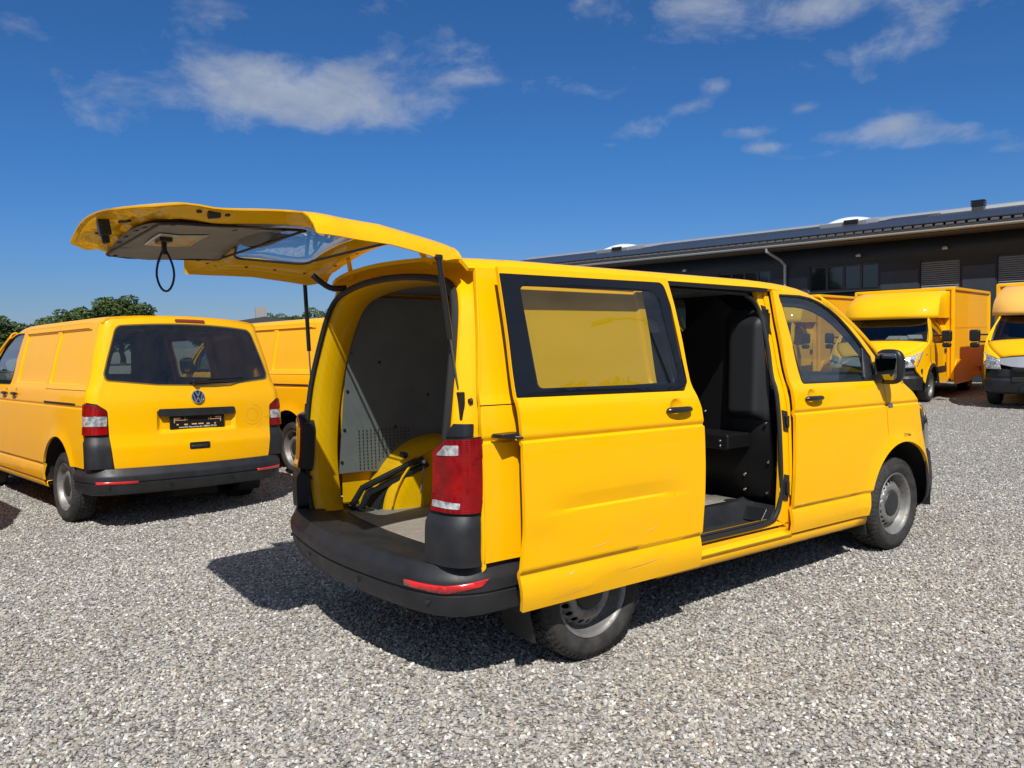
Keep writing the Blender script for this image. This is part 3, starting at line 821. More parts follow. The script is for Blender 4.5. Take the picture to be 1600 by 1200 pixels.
# ------------------------------------------------------------------ closed panel van (parked in the row on the left)
def closed_van():
    global RAKE
    old = RAKE; RAKE = Matrix(((1, 0, 0, 0), (0, 1, 0, 0), (-.008, 0, 1, .005), (0, 0, 0, 1)))
    root = empty('panel_van')
    Y = 'yellow_old'
    roof_body(root, Y); cab_lining(root); front_end(root, Y); wheel_liners(root)
    for s in (1, -1):
        q = quarter_panel(root, s, Y)
        front_door(root, s, Y, 'glass')
        fender(root, s, Y)
        sill_strip(root, s, Y, .45, 2.56)
        dout = [(.518, 1.893), (.512, 1.60), (.500, 1.30), (.485, 1.12), (.478, .545), (.462, .36), (1.640, .360), (1.636, .54), (1.656, .82), (1.672, 1.09), (1.680, 1.29), (1.678, 1.41), (1.682, 1.70), (1.702, 1.893)]
        swd = rp([(.64, 1.80), (1.54, 1.80), (1.53, 1.36), (.63, 1.36)], .06, 5)
        d = panel('sliding_door', dout, side(s, [(.56, 1.60, 1.318, 1.835)], dim=[(1.50, 1.198)]), Y, root, holes=[swd] if s < 0 else [], th=.02, bevel=.003, vc=GV+(1.318, 1.33, 1.823, 1.835)+dcuts((1.50, 1.198), 1), uc=(.56, .572, 1.588, 1.60)+dcuts((1.50, 1.198), 0), flip=s > 0)
        handle(d, s, 1.50, 1.198)
        if s < 0: panel('door_window', swd, side(s, off=-.016), 'glass', d, th=0, bevel=0, gu=.2, gv=.1)
        if s < 0: mudflap(root, -.42, s)
        for x in (0, 3.0):
            build_wheel(root, 'wheel', x, s, cap=(x == 0 and s > 0) or x > 0, tread=(x == 0))
        MB().tube([(-.35, s*(HW(1.848)+.004), 1.848), (1.62, s*(HW(1.848)+.004), 1.848)], .006, 6).build('roof_rail_lip', Y, root, True)
    # ---- tail
    win = rp([(-.755, 1.838, .06), (.755, 1.838, .06), (.795, 1.42, .05), (.77, 1.365, .06), (.35, 1.322, 0), (0, 1.312, 0), (-.35, 1.322, 0), (-.77, 1.365, .06), (-.795, 1.42, .05)], .05, 5)
    out = rp([(-.90, 1.905, .03), (.90, 1.905, .03), (.945, 1.80, 0), (.945, 1.170, .01), (.81, 1.150, 0), (.722, 1.09, .05), (.708, .86, 0), (.686, .62, .02), (.675, .545, .03), (-.675, .545, .03), (-.686, .62, .02), (-.708, .86, 0), (-.722, 1.09, .05), (-.81, 1.150, 0), (-.945, 1.170, .01), (-.945, 1.80, 0)], .02, 3)
    pl = rp([(-.345, 1.062), (.345, 1.062), (.345, .885), (-.345, .885)], .03, 4)
    def rm(off=0.0):
        def f(s_, z):
            # number plate recess
            k = sm(-.35, -.32, s_)*sm(-.35, -.32, -s_)*sm(.868, .90, z)*sm(-1.072, -1.062, -z)
            return rear(s_, z, off-.028*k)
        return f
    tg = panel('tailgate', out, rm(), Y, root, [win], th=.03, bevel=.004, gu=.05, gv=.045, uc=(-.35, -.335, -.32, .32, .335, .35, -.75, .75), vc=(.868, .884, .90, 1.062, 1.072, .74, .76, .78, .80), flip=True)
    panel('rear_window', rp([(-.765, 1.85, .06), (.765, 1.85, .06), (.807, 1.42, .05), (.782, 1.353, .06), (.35, 1.310, 0), (0, 1.300, 0), (-.35, 1.310, 0), (-.782, 1.353, .06), (-.807, 1.42, .05)], .05, 4), rearm(.003), 'glass_dark', tg, th=0, bevel=0, gu=.06, gv=.06, flip=True)
    win2 = rp([(-.725, 1.81, .05), (.725, 1.81, .05), (.765, 1.43, .05), (.74, 1.388, .06), (.35, 1.350, 0), (0, 1.340, 0), (-.35, 1.350, 0), (-.74, 1.388, .06), (-.765, 1.43, .05)], .05, 4)
    panel('window_border', win, rearm(.0005), 'frit', tg, [win2], th=.002, bevel=0, gu=.06, gv=.06, flip=True)
    panel('brake_light', rp([(-.17, 1.888), (.17, 1.888), (.17, 1.866), (-.17, 1.866)], .008, 3), rearm(.012), 'brake', tg, th=.012, bevel=.002, gu=.04, gv=.05, flip=True)
    def gm(s_, z): return rear(s_, z, .018)
    g = panel('grip_strip', rp([(-.335, 1.092, .02), (.335, 1.092, .02), (.345, 1.055, .02), (.325, 1.020, .015), (-.325, 1.020, .015), (-.345, 1.055, .02)], .02, 4), gm, 'plastic', tg, th=.045, bevel=.008, gu=.06, gv=.05, flip=True)
    x0 = rear(0, .96, -.028)[0]
    p = MB(); p.box((x0-.008, 0, .962), (.014, .53, .125)); p = p.build('plate_holder', 'plastic_smooth', tg, True, bevel=.004)
    m = MB()
    for y, z, w, h in ((.20, .995, .062, .014), (-.20, .995, .062, .014), (.195, .938, .018, .012), (.115, .936, .034, .012), (.035, .938, .05, .011), (-.03, .938, .05, .011), (-.10, .936, .03, .011), (-.17, .936, .016, .012), (.225, .968, .006, .03), (-.225, .968, .006, .03), (.17, .978, .11, .004), (-.17, .978, .11, .004), (.125, .99, .004, .03), (-.125, .99, .004, .03), (.105, .985, .003, .02), (-.105, .985, .003, .02)):
        m.box((x0-.0158, y, z), (.002, w, h))
    m.pieces('plate_holder_gap', 'plate_bits', p, True)
    tm = text_mesh('www.Kfz-Nauerman.de / 08856 92720', .0235, .0006); tm.transform(Matrix.Translation((x0-.0165, 0, .9115)) @ Matrix(((0, 0, -1, 0), (-1, 0, 0, 0), (0, 1, 0, 0), (0, 0, 0, 1))))
    finish('plate_lettering', tm, 'white', p, True, 0)
    emblem(tg, 'tailgate_emblem', (rear(0, 1.195, .004)[0], 0, 1.195), .064, R(10))
    hm = MB(); zc = .735; xx = rear(0, zc)[0]
    panel('release_grip', rp([(-.09, zc-.032), (.09, zc-.032), (.09, zc+.032), (-.09, zc+.032)], .014, 3), rearm(.004), 'plastic_smooth', tg, th=.008, bevel=.002, gu=.05, gv=.03, flip=True)
    panel('release_grip_slot', rp([(-.078, zc-.020), (.078, zc-.020), (.078, zc+.008), (-.078, zc+.008)], .006, 2), rearm(.0065), 'seal', tg, th=.002, bevel=0, gu=.05, gv=.03, flip=True)
    # wiper
    m = MB(); zc = 1.335; a0 = Vector(rear(0.02, zc, .03)); a1 = Vector(rear(-.32, zc+.005, .035)); a2 = Vector(rear(-.50, zc+.03, .02))
    m.lathe([(0, .02), (.024, .018), (.03, 0), (.03, -.03)], (a0.x, a0.y, a0.z), 'x', 14, -1); m.tube([a0, a0.lerp(a1, .5)+Vector((-.01, 0, .004)), a1], [.014, .010, .006], 6); m.tube([a1, a2], .006, 5)
    b0, b1 = Vector(rear(-.13, zc+.025, .010)), Vector(rear(-.56, zc+.045, .010)); m.tube([b0, b0.lerp(b1, .5)+Vector((-.012, 0, 0)), b1], .008, 5)
    m.build('rear_wiper', 'plastic_smooth', tg, True)
    # ghost of a peeled-off post horn
    gh = MB()
    def ring(cx, cz, r, w, a0=0, a1=360, n=28, sx=1.0):
        for k in range(n):
            t0, t1 = R(a0+(a1-a0)*k/n), R(a0+(a1-a0)*(k+1)/n)
            q = [rear(cx+sx*r_*math.cos(t), cz+r_*math.sin(t), .0008) for r_, t in ((r-w, t0), (r+w, t0), (r+w, t1), (r-w, t1))]
            gh.add(q, [(0, 1, 2, 3)])
    ring(-.53, 1.0, .062, .005); ring(-.53, 1.0, .100, .004, 95, 330); ring(-.665, 1.05, .085, .004, 170, 275, 14); ring(-.60, 1.06, .055, .003, 280, 360, 10)
    for k in range(5): ring(-.60+.012*k, .92-.01*k, .03, .002, 200, 250, 5)
    gh.build('ghost_emblem', 'ghost', tg, True)
    rear_bumper(root, False)
    for s in (1, -1):
        fl = s < 0
        def L(pts): return [(s*a, b) for a, b in (pts if s > 0 else pts[::-1])]
        lamp = L(rp([(.715, .870, .01), (.975, .870, .01), (.985, 1.155, .01), (.90, 1.155, 0), (.81, 1.142, .01), (.730, 1.085, .05)], .01, 3))
        h = panel('tail_lamp', lamp, rearm(-.002), 'plastic', root, th=.05, bevel=.002, gu=.03, gv=.05, flip=True)
        panel('red_lens', L(rp([(.722, .876), (.968, .876), (.970, .948), (.724, .948)], .006, 2)), rearm(.010), 'red', h, th=.014, bevel=.003, gu=.03, gv=.05, flip=True)
        panel('clear_lens', L(rp([(.724, .952), (.970, .952), (.972, 1.040), (.727, 1.040)], .006, 2)), rearm(.010), 'clear', h, th=.014, bevel=.003, gu=.03, gv=.05, flip=True)
        panel('red_lens', L(rp([(.727, 1.044), (.972, 1.044), (.978, 1.148), (.90, 1.148), (.81, 1.134), (.738, 1.085)], .01, 2)), rearm(.010), 'red', h, th=.014, bevel=.003, gu=.03, gv=.05, flip=True)
        ct = L(rp([(.690, .575, .01), (.970, .575, .01), (.975, .865, .01), (.712, .865, .01)], .01, 2))
        panel('corner_trim', ct, lambda a, b: rear(a, b, .004-.016*sm(.80, .85, b)), 'plastic', root, th=.03, bevel=.004, gu=.03, gv=.04, flip=True)
        # jamb behind the lamps
    # inside: bulkhead with a window, floor
    bw = [(-.34, 1.40), (.10, 1.40), (.10, 1.80), (-.34, 1.80)]
    panel('bulkhead', [(-.83, .5), (.83, .5), (.80, 1.50), (.70, 1.90), (-.70, 1.90), (-.80, 1.50)], lambda y, z: (1.68, y, z), 'bulkhead', root, [bw], th=.02, bevel=0, gu=.5, gv=.5, flip=True)
    MB().box((.4, 0, .52), (2.5, 1.6, .03)).build('load_floor', 'floor', root, True)
    m = MB(); m.box((2.72, 0, 1.12), (.40, 1.6, .26)); m.build('dashboard', 'dash', root, True, bevel=.05)
    RAKE = old
    return root
# ------------------------------------------------------------------ the van in the middle: tailgate up, side door slid back
def catmull(pts, n=4):
    out = []
    P = [Vector(p) for p in pts]
    for i in range(len(P)-1):
        p0, p1, p2, p3 = P[max(i-1, 0)], P[i], P[i+1], P[min(i+2, len(P)-1)]
        for k in range(n):
            t = k/n; out.append(.5*((2*p1)+(-p0+p2)*t+(2*p0-5*p1+4*p2-p3)*t*t+(-p0+3*p1-3*p2+p3)*t**3))
    out.append(P[-1]); return out

def main_van():
    root = empty('delivery_van')
    Y = 'yellow'
    tag(root, 'yellow delivery van in the middle with its tailgate raised and side door slid open', 'van')
    roof_body(root, Y); cab_lining(root); front_end(root, Y); wheel_liners(root)
    for s in (1, -1):
        quarter_panel(root, s, Y); front_door(root, s, Y, 'glass', True); fender(root, s, Y); sill_strip(root, s, Y, .45, 2.56)
        mudflap(root, -.40, s); mudflap(root, 2.58, s)
        for x in (0, 3.0): build_wheel(root, 'wheel', x, s, cap=True, tread=True)
    # far side sliding door shut
    dout = [(.518, 1.893), (.512, 1.60), (.500, 1.30), (.485, 1.12), (.478, .545), (.462, .36), (1.640, .360), (1.636, .54), (1.656, .82), (1.672, 1.09), (1.680, 1.29), (1.678, 1.41), (1.682, 1.70), (1.702, 1.893)]
    panel('side_panel', dout, side(1, [(.56, 1.60, 1.318, 1.835)]), Y, root, th=.02, bevel=.003, vc=GV, flip=True)
    # ---------------- right sliding door, slid back along the flank
    OFF = .092
    def dmap(off=0.0):
        def f(x, z):
            k = -.016*sm(-.50, -.1, x)*sm(-.66, -.2, -x)*max(0, 1-abs(z-(.775-.012*x))/.085)*(1 if z > .775-.012*x else .28)
            k += -.006*math.exp(-((x+.42)/.10)**2-((z-.66)/.06)**2) - .008*math.exp(-((x-.1)/.25)**2-((z-.40)/.05)**2)
            return (x, -(HW(z)+groove(z)+OFF+off+k+(dimple(x, z, (.498, 1.200)) if off > -.02 else 0)), z)
        return f
    dout = [(-.508, 1.893), (.30, 1.897), (.625, 1.897), (.640, 1.75), (.648, 1.55), (.654, 1.34), (.668, 1.27), (.690, 1.20), (.697, 1.10), (.692, .90), (.680, .72), (.662, .54), (.660, .345), (-.545, .345), (-.560, .53), (-.536, .69), (-.532, .97), (-.528, 1.14), (-.527, 1.30), (-.518, 1.55)]
    hc = (.498, 1.200)
    gl = rp([(-.506, 1.862, .008), (.585, 1.872, .05), (.612, 1.75, 0), (.628, 1.34, .04), (.590, 1.293, .03), (-.523, 1.300, .006)], .02, 5)
    d = panel('sliding_door', dout, dmap(), Y, root, [gl], th=.02, bevel=.004, vc=GV+(.73, .755, .77, .78, .79, .81, .84)+dcuts(hc, 1), uc=dcuts(hc, 0), gu=.06, gv=.05)
    def pl(off): return lambda x, z: (x, -(.8993-(z-1.31)*.2333+OFF+off), z)      # the pane itself is flat
    clear = rp([(-.399, 1.808, .03), (.520, 1.822, .07), (.565, 1.40, .06), (.545, 1.336, .03), (-.388, 1.338, .03)], .03, 5)
    panel('window_border', gl, pl(-.003), 'frit', d, [clear], th=.003, bevel=0, gu=.05, gv=.03)
    panel('door_window', clear, pl(-.005), 'glass_door', d, th=0, bevel=0, gu=.3, gv=.3)
    inn = [(-.47, 1.84), (.60, 1.85), (.62, 1.3), (.655, 1.15), (.63, .40), (-.50, .40), (-.49, 1.3)]
    panel('inner_door_skin', inn, dmap(-.05), 'bulkhead', d, [rp([(-.43, 1.82), (.545, 1.83), (.585, 1.34), (-.42, 1.32)], .03, 3)], th=.02, bevel=0, gu=.2, gv=.06)
    handle(d, -1, .498, 1.200, OFF)
    m = MB(); zz = 1.138; m.box((-.57, -.985, zz), (.13, .07, .018), Matrix.Rotation(R(8), 3, 'Z')); m.tube([(-.64, -.955, zz-.003), (-.57, -1.0, zz-.008), (-.52, -1.03, zz-.01)], .009, 6)
    m.build('door_guide_arm', 'metal_dark', d, True, bevel=.004)
    # scuffs along the lower door
    sc = MB()
    for x0, x1, z, w in ((-.15, .0, .575, .003), (.22, .32, .60, .003), (-.28, -.24, .468, .006), (.05, .35, .43, .002), (-.42, -.10, .375, .002), (.25, .30, .995, .0015), (-.22, -.19, 1.02, .002)):
        n = 8
        def sf(u, v): 
            x = x0+(x1-x0)*u; return Vector(dmap(.0012)(x, z+.02*u+(v-.5)*2*w*math.sin(math.pi*u)))
        sc.grid(sf, n, 1)
    sc.pieces('scuff_mark', 'scuff', d, True)
    # ---------------- side doorway
    def jamb(off): return lambda x, z: (x, -(HW(z)-off), z)
    panel('door_pillar', [(1.555, .45), (1.685, .372), (1.695, .82), (1.72, 1.29), (1.72, 1.6), (1.74, 1.89), (1.60, 1.89), (1.605, 1.6), (1.600, 1.2), (1.570, .70)], jamb(.048), Y, root, th=.03, bevel=.004, gv=.08)
    MB().tube([(1.655+.012*math.sin(z), -(HW(z)-.040), z) for z in np.linspace(.60, 1.86, 12)], .010, 6).build('pillar_rib', Y, root, True)
    def plate(name, z0, z1, x0, x1, sk):
        p = panel(name, [(x0, z0), (x1, z0-.01), (x1+sk, z1-.012), (x0+sk, z1)], jamb(.040), 'plastic', root, th=.012, bevel=.003)
        q = MB(); c = ((x0+x1)/2+sk/2, (z0+z1)/2); y = -(HW(c[1])-.040)
        q.box((c[0], y-.006, c[1]), (.03, .016, (z1-z0)*.42)); q.lathe([(0, .014), (.012, .013), (.014, 0)], (c[0]+.006, y, c[1]-(z1-z0)*.26), 'y', 10, -1)
        q.build('latch', 'metal_dark', p, True, bevel=.003)
    plate('upper_latch_plate', 1.615, 1.79, 1.622, 1.668, -.006); plate('striker_plate', 1.005, 1.135, 1.61, 1.668, -.006); plate('lower_latch_plate', .575, .735, 1.588, 1.640, .018)
    # sill under the open doorway with its roller slot
    pr = [(.925, .335), (.932, .360), (.918, .372), (.902, .378), (.902, .398), (.880, .399), (.880, .418), (.902, .419), (.900, .438), (.87, .448), (.82, .448)]
    MB().rings([[(x, -y, z) for y, z in pr] for x in np.linspace(.46, 1.66, 16)], False).build('doorway_sill', Y, root, True, smooth=30, solid=.004)
    MB().box((1.03, -.884, .4085), (1.10, .006, .019)).build('roller_slot', 'seal', root, True)
    MB().rings([[(x, -.905-.003*math.sin(9*x), .366), (x, -.935-.003*math.sin(9*x), .352), (x, -.925, .31)] for x in np.linspace(.46, 1.66, 20)], False)
    # black moulded step
    st = MB(); pr = [(.885, .449), (.86, .446), (.845, .425), (.72, .418), (.695, .430), (.672, .515), (.66, .532), (.62, .534)]
    xs = list(np.linspace(.46, 1.46, 12))
    st.rings([[(x, -y, z) for y, z in pr] for x in xs] + [[(1.53, -max(y, .66+.0*y), z+.06*sm(0, 1, (.9-y)/.3)*.4) for y, z in pr]] + [[(1.585, -y, .53) for y, z in pr]], False)
    st.build('entry_step', 'plastic', root, True, smooth=40, solid=.01)
    MB().box((1.50, -.76, .475), (.10, .16, .012), Matrix.Rotation(R(-50), 3, 'Y')).build('step_grip', 'plastic_smooth', root, True, bevel=.004)
    # rubber seal round the doorway
    path = [(.50, .440), (1.20, .440), (1.44, .446), (1.535, .485), (1.578, .60), (1.580, .82), (1.578, 1.12), (1.588, 1.32), (1.605, 1.49), (1.605, 1.63), (1.597, 1.73), (1.568, 1.80), (1.50, 1.842), (1.38, 1.858), (.5, 1.855)]
    sl = MB(); sl.tube([(p.x, -(HW(p.y)-.052), p.y) for p in catmull(path, 4)], .0145, 8, flat=1.0); sl.build('doorway_seal', 'seal', root, True)
    MB().box((1.08, -.735, 1.882), (1.16, .05, .022)).build('upper_door_rail', 'metal_dark', root, True)
    # ---------------- tail opening
    O = [(0.001, .530, -.905), (.40, .528, -.875), (.62, .527, -.815), (.715, .545, -.785), (.752, .62, -.783), (.778, .80, -.785), (.787, 1.0, -.775), (.785, 1.30, -.735), (.745, 1.58, -.675), (.705, 1.73, -.640), (.640, 1.815, -.618), (.50, 1.858, -.615), (.25, 1.885, -.625), (0, 1.893, -.630)]
    B = [(0.001, .50, -.93), (.40, .50, -.90), (.70, .50, -.84), (.93, .53, -.70), (.950, .62, -.69), (.957, .80, -.69), (.950, 1.0, -.685), (.898, 1.30, -.655), (.836, 1.60, -.606), (.800, 1.75, -.585), (.755, 1.875, -.565), (.69, 1.925, -.560), (.38, 1.955, -.600), (0, 1.965, -.625)]
    def loop(L): 
        half = catmull([(x, y, z) for y, z, x in L], 5)
        return half + [Vector((p.x, -p.y, p.z)) for p in half[-2:0:-1]]
    lo, lb = loop(O), loop(B); n = len(lo)
    fr = MB(); rows = []
    for k, dx in ((0, 0), (.10, .004), (.16, .030), (.30, .042), (.55, .038), (.80, .006), (1, 0)):
        rows.append([lb[i].lerp(lo[i], k)+Vector((dx, 0, 0)) for i in range(n)])
    fr.rings(rows, True); fr.build('tail_frame', Y, root, True, smooth=50, solid=.004)
    inner = [Vector((p.x+.06, p.y*.985, p.z if p.z < .6 else p.z-.004)) for p in lo]
    inner2 = [Vector((p.x+.175, p.y*.955, p.z if p.z < .6 else p.z-.03*sm(1.5, 1.8, p.z))) for p in lo]
    ring = MB(); k0 = 12
    # only the pillars and header, not the sill
    idx = [i for i in range(n) if lo[i].z > .535]
    ring.rings([[r_[i] for i in idx] for r_ in ([p+Vector((.003, 0, 0)) for p in lo], inner, inner2)], False)
    ring.build('tail_pillar_lining', Y, root, True, smooth=50, solid=.006)
    sl = MB(); sl.tube([p+Vector((-.010, 0, 0)) for p in lo], .019, 8, True, flat=.85); sl.build('tail_seal', 'seal', root, True)
    m = MB()
    for (y, z, x) in ((-.80, 1.262, -.700),): m.box((x, y, z), (.03, .055, .13))
    m.build('strut_mount', 'plastic_smooth', root, True, bevel=.006)
    MB().lathe([(0, .014), (.012, .013), (.015, 0)], (-.663, -.842, 1.285), 'x', 12, -1).build('rubber_stop', 'seal', root, True)
    # load sill
    def ls(u, v):
        y = u*.70; xo = -.930+.10*(abs(u))**2.2; xi = -.66+.055*abs(u)**2
        z = .552 if v < .08 else (.538 if v < .2 else .532)
        return (xo+(xi-xo)*v, y, z-.004*math.sin(v*math.pi))
    MB().grid(lambda u, v: ls(2*u-1, v), 30, 12).build('load_sill', 'plastic', root, True, smooth=30, solid=.01)
    for v0, rr in ((.015, .010), (.30, .004), (.42, .004)):
        MB().tube([Vector(ls(-1+2*k/24, v0))+Vector((0, 0, .0)) for k in range(25)], rr, 6).build('sill_groove', 'seal', root, True)
    MB().box((-.835, -.02, .538), (.05, .075, .012)).build('tail_striker', 'metal_dark', root, True, bevel=.004)
    rear_bumper(root, True)
    # lamps
    for s in (1, -1):
        def L(pts): return [(s*a, b) for a, b in (pts if s > 0 else pts[::-1])]
        h = panel('tail_lamp', L(rp([(.690, .800, .01), (.985, .800, .01), (.985, 1.135, .01), (.775, 1.128, .01), (.695, 1.070, .02)], .01, 3)), rearm(-.004), 'plastic_smooth', root, th=.075, bevel=.003, gu=.03, gv=.05, flip=True)
        panel('red_lens', L(rp([(.700, .808, .01), (.975, .808, .01), (.972, 1.130, .01), (.780, 1.122, .012), (.706, 1.068, .02)], .01, 3)), rearm(.008), 'red', h, th=.012, bevel=.004, gu=.03, gv=.05, flip=True)
        panel('clear_lens', L(rp([(.722, 1.050), (.852, 1.058), (.852, 1.102), (.782, 1.098)], .006, 2)), rearm(.0115), 'clear', h, th=.006, bevel=.002, gu=.03, gv=.05, flip=True)
        panel('clear_lens', L(rp([(.710, .826), (.862, .826), (.862, .852), (.710, .856)], .005, 2)), rearm(.0115), 'clear', h, th=.006, bevel=.002, gu=.03, gv=.05, flip=True)
        panel('lamp_shoulder', L(rp([(.730, 1.128), (.955, 1.138), (.955, 1.190), (.800, 1.190)], .01, 2)), rearm(-.030), 'plastic_smooth', root, th=.04, bevel=.004, gu=.04, gv=.05, flip=True)
        panel('corner_trim', L(rp([(.680, .572, .01), (.985, .572, .01), (.985, .797, .01), (.685, .797, .01)], .01, 2)), lambda a, b: rear(a, b, .008-.018*sm(.755, .80, b)), 'plastic', root, th=.085, bevel=.006, gu=.03, gv=.04, flip=True)
    # ---------------- tailgate (modelled shut, then swung up on its hinges)
    def rT(a, z, off=0.0):
        q = rear(a, z, off); return (q[0]+float(np.interp(z, [.56, .8, 1.13, 1.5, 1.9], [-.019, -.029, -.017, -.025, 0])), q[1], q[2])
    def rearT(off=0.0): return lambda a, z: rT(a, z, off)
    win = rp([(-.74, 1.775, .08), (.74, 1.775, .08), (.775, 1.33, .07), (.45, 1.275, 0), (0, 1.265, 0), (-.45, 1.275, 0), (-.775, 1.33, .07)], .06, 5)
    out = rp([(-.90, 1.905, .02), (.90, 1.905, .02), (.950, 1.80, 0), (.950, 1.150, .012), (.70, 1.135, .03), (.675, .80, 0), (.660, .64, .05), (.50, .548, .05), (0, .535, 0), (-.50, .548, .05), (-.660, .64, .05), (-.675, .80, 0), (-.70, 1.135, .03), (-.950, 1.150, .012), (-.950, 1.80, 0)], .02, 4)
    tg = panel('tailgate', out, rearT(), Y, root, [win], th=.006, bevel=.002, gu=.05, gv=.05, uc=(-.75, .75, -.85, .85), flip=True)
    inout = rp([(-.885, 1.885, .03), (.885, 1.885, .03), (.925, 1.78, 0), (.925, 1.175, .02), (.685, 1.150, .04), (.660, .80, 0), (.640, .66, .05), (.49, .570, .05), (0, .556, 0), (-.49, .570, .05), (-.640, .66, .05), (-.660, .80, 0), (-.685, 1.150, .04), (-.925, 1.175, .02), (-.925, 1.78, 0)], .03, 4)
    iwin = rp([(-.69, 1.735, .09), (.69, 1.735, .09), (.735, 1.37, .08), (.42, 1.305, 0), (0, 1.295, 0), (-.42, 1.305, 0), (-.735, 1.37, .08)], .06, 5)
    def im(s_, z):
        a = poly_d(inout, s_, z); b_ = poly_d(iwin, s_, z)
        d_ = .010 + (.050-.018*sm(1.2, 1.4, z))*sm(0, .07, a)*(.35+.65*sm(0, .07, b_))
        # pressed ribs and pockets of the inner skin
        q = sm(0, .06, a)*sm(0, .05, b_)
        if z < .70: d_ += q*(.014*math.sin(s_*21)*math.cos((z-.63)*38)-.020)
        if 1.17 < z < 1.28 and abs(s_) > .72: d_ -= q*.02
        p = rT(max(-.95, min(.95, s_)), z, -d_)
        return p
    isk = panel('inner_skin', inout, im, Y, tg, [iwin], th=.004, bevel=.002, gu=.02, gv=.02)
    panel('tailgate_glass', win, rearT(-.004), 'glass_gate', tg, th=0, bevel=0, gu=.06, gv=.06, flip=True)
    gs = MB(); gs.tube([rT(a, b, -.022) for a, b in iwin], .007, 6, True); gs.build('glass_seal', 'seal', tg, True)
    ht = MB()
    for k in range(9):
        z = 1.35+k*.042; ht.tube([rT(a, z, -.0065) for a in np.linspace(-.66, .66, 10)], .0004, 4)
    ht.pieces('heater_wire', 'heater', tg, True)
    board = rp([(-.60, 1.255, .04), (.60, 1.255, .04), (.585, .80, .03), (.545, .700, .05), (-.545, .700, .05), (-.585, .80, .03)], .03, 4)
    bd = panel('trim_board', board, rearT(-.078), 'board', tg, th=.006, bevel=0, gu=.1, gv=.1)
    rb = MB(); rb.tube([rT(a, b, -.076) for a, b in board], .006, 5, True); rb.build('board_edge', 'seal', tg, True)
    cl = MB()
    for a, b in [(-.54, .74), (-.40, .708), (-.25, .708), (-.10, .708), (.10, .708), (.25, .708), (.40, .708), (.54, .74), (.592, .95), (.597, 1.15), (-.592, .95), (-.597, 1.15), (-.3, 1.247), (.3, 1.247)]:
        p = rT(a, b, -.083); cl.lathe([(0, .004), (.010, .003), (.012, 0)], p, 'x', 8, 1)
    cl.pieces('trim_clip', 'seal', tg, True)
    # wiper motor cover, latch, holes
    cv = MB()
    def cvf(u, v):
        a = (u-.5)*.42-.02; b = 1.215+v*.13; e = math.sin(math.pi*u)**.4*math.sin(math.pi*min(v*1.1, 1))**.5
        return rT(a, b, -.078-.045*e)
    cv.grid(cvf, 18, 8).build('wiper_motor_cover', 'board_dark', tg, True, smooth=60)
    lt = MB(); p = rT(0, .625, -.085); lt.box((p[0]-.03, -.07, p[2]-.03), (.07, .05, .045)); lt.box((p[0]+.005, -.055, p[2]-.03), (.06, .025, .03)); lt.build('tailgate_latch', 'metal_dark', tg, True, bevel=.006)
    hl = MB()
    for a, b, r_ in ((-.24, .640, .024), (.26, .635, .016), (-.47, .655, .012)): hl.lathe([(0, .003), (r_, .003), (r_*1.05, -.004)], im(a, b), 'x', 14, 1)
    hl.pieces('access_hole', 'seal', tg, True)
    ed = MB()
    for a, b in ((.80, 1.75), (.82, 1.60), (.83, 1.45), (-.80, 1.75), (-.82, 1.60), (-.83, 1.45), (.60, 1.84), (.3, 1.845), (0, 1.85), (-.3, 1.845), (-.60, 1.84), (.80, 1.25), (-.80, 1.25)):
        ed.lathe([(0, .003), (.009, .003), (.011, -.004)], im(a, b), 'x', 8, 1)
    ed.pieces('rubber_plug', 'seal', tg, True)
    ew = MB(); p = im(-.640, .86); ew.box(p, (.035, .028, .045)); ew.lathe([(0, .006), (.010, .006), (.012, -.004)], im(-.642, .91), 'x', 8, 1); ew.lathe([(0, .006), (.010, .006), (.012, -.004)], im(-.635, .81), 'x', 8, 1); ew.build('side_buffer', 'metal_dark', tg, True, bevel=.004)
    st = panel('warning_sticker', [(-.02, .83), (.27, .83), (.27, 1.02), (-.02, 1.02)], rearT(-.0850), 'sticker', tg, th=.001, bevel=0, gu=.1, gv=.1)
    sb = panel('sticker_border', [(-.03, .82), (.28, .82), (.28, 1.03), (-.03, 1.03)], rearT(-.0844), 'white', tg, th=.001, bevel=0, gu=.1, gv=.1)
    H = RAKE @ Vector((-.615, 0, 1.955))
    tg.matrix_basis = Matrix.Translation(H+Vector((.022, 0, .031))) @ Matrix.Rotation(R(TG_ANGLE), 4, 'Y') @ Matrix.Translation(-H)
    TM = tg.matrix_basis
    def onb(a, b, off=-.078): return TM @ (RAKE @ Vector(rT(a, b, off)))
    # pull strap hanging from the board
    q = onb(.085, .862); mt = MB(); mt.box((q.x, q.y, q.z-.012), (.055, .11, .028)); mt.box((q.x-.0, q.y, q.z-.05), (.02, .03, .06)); so_ = mt.build('strap_mount', 'plastic_smooth', root, bevel=.006)
    lp = []
    for k in range(25):
        t = k/24; a = t*2*math.pi; w = .062*math.sin(t*math.pi)**.0
        yy = -math.sin(a)*.042*(.35+.65*sm(0, .5, min(t, 1-t)*1.6)); zz = -.06-.155*(1-math.cos(a))/1.0*.63
        lp.append((q.x+yy*cr.x, q.y+yy*cr.y, q.z+zz+.01))
    MB().tube(lp[:-1], .0052, 7, True).build('pull_strap', 'seal', so_)
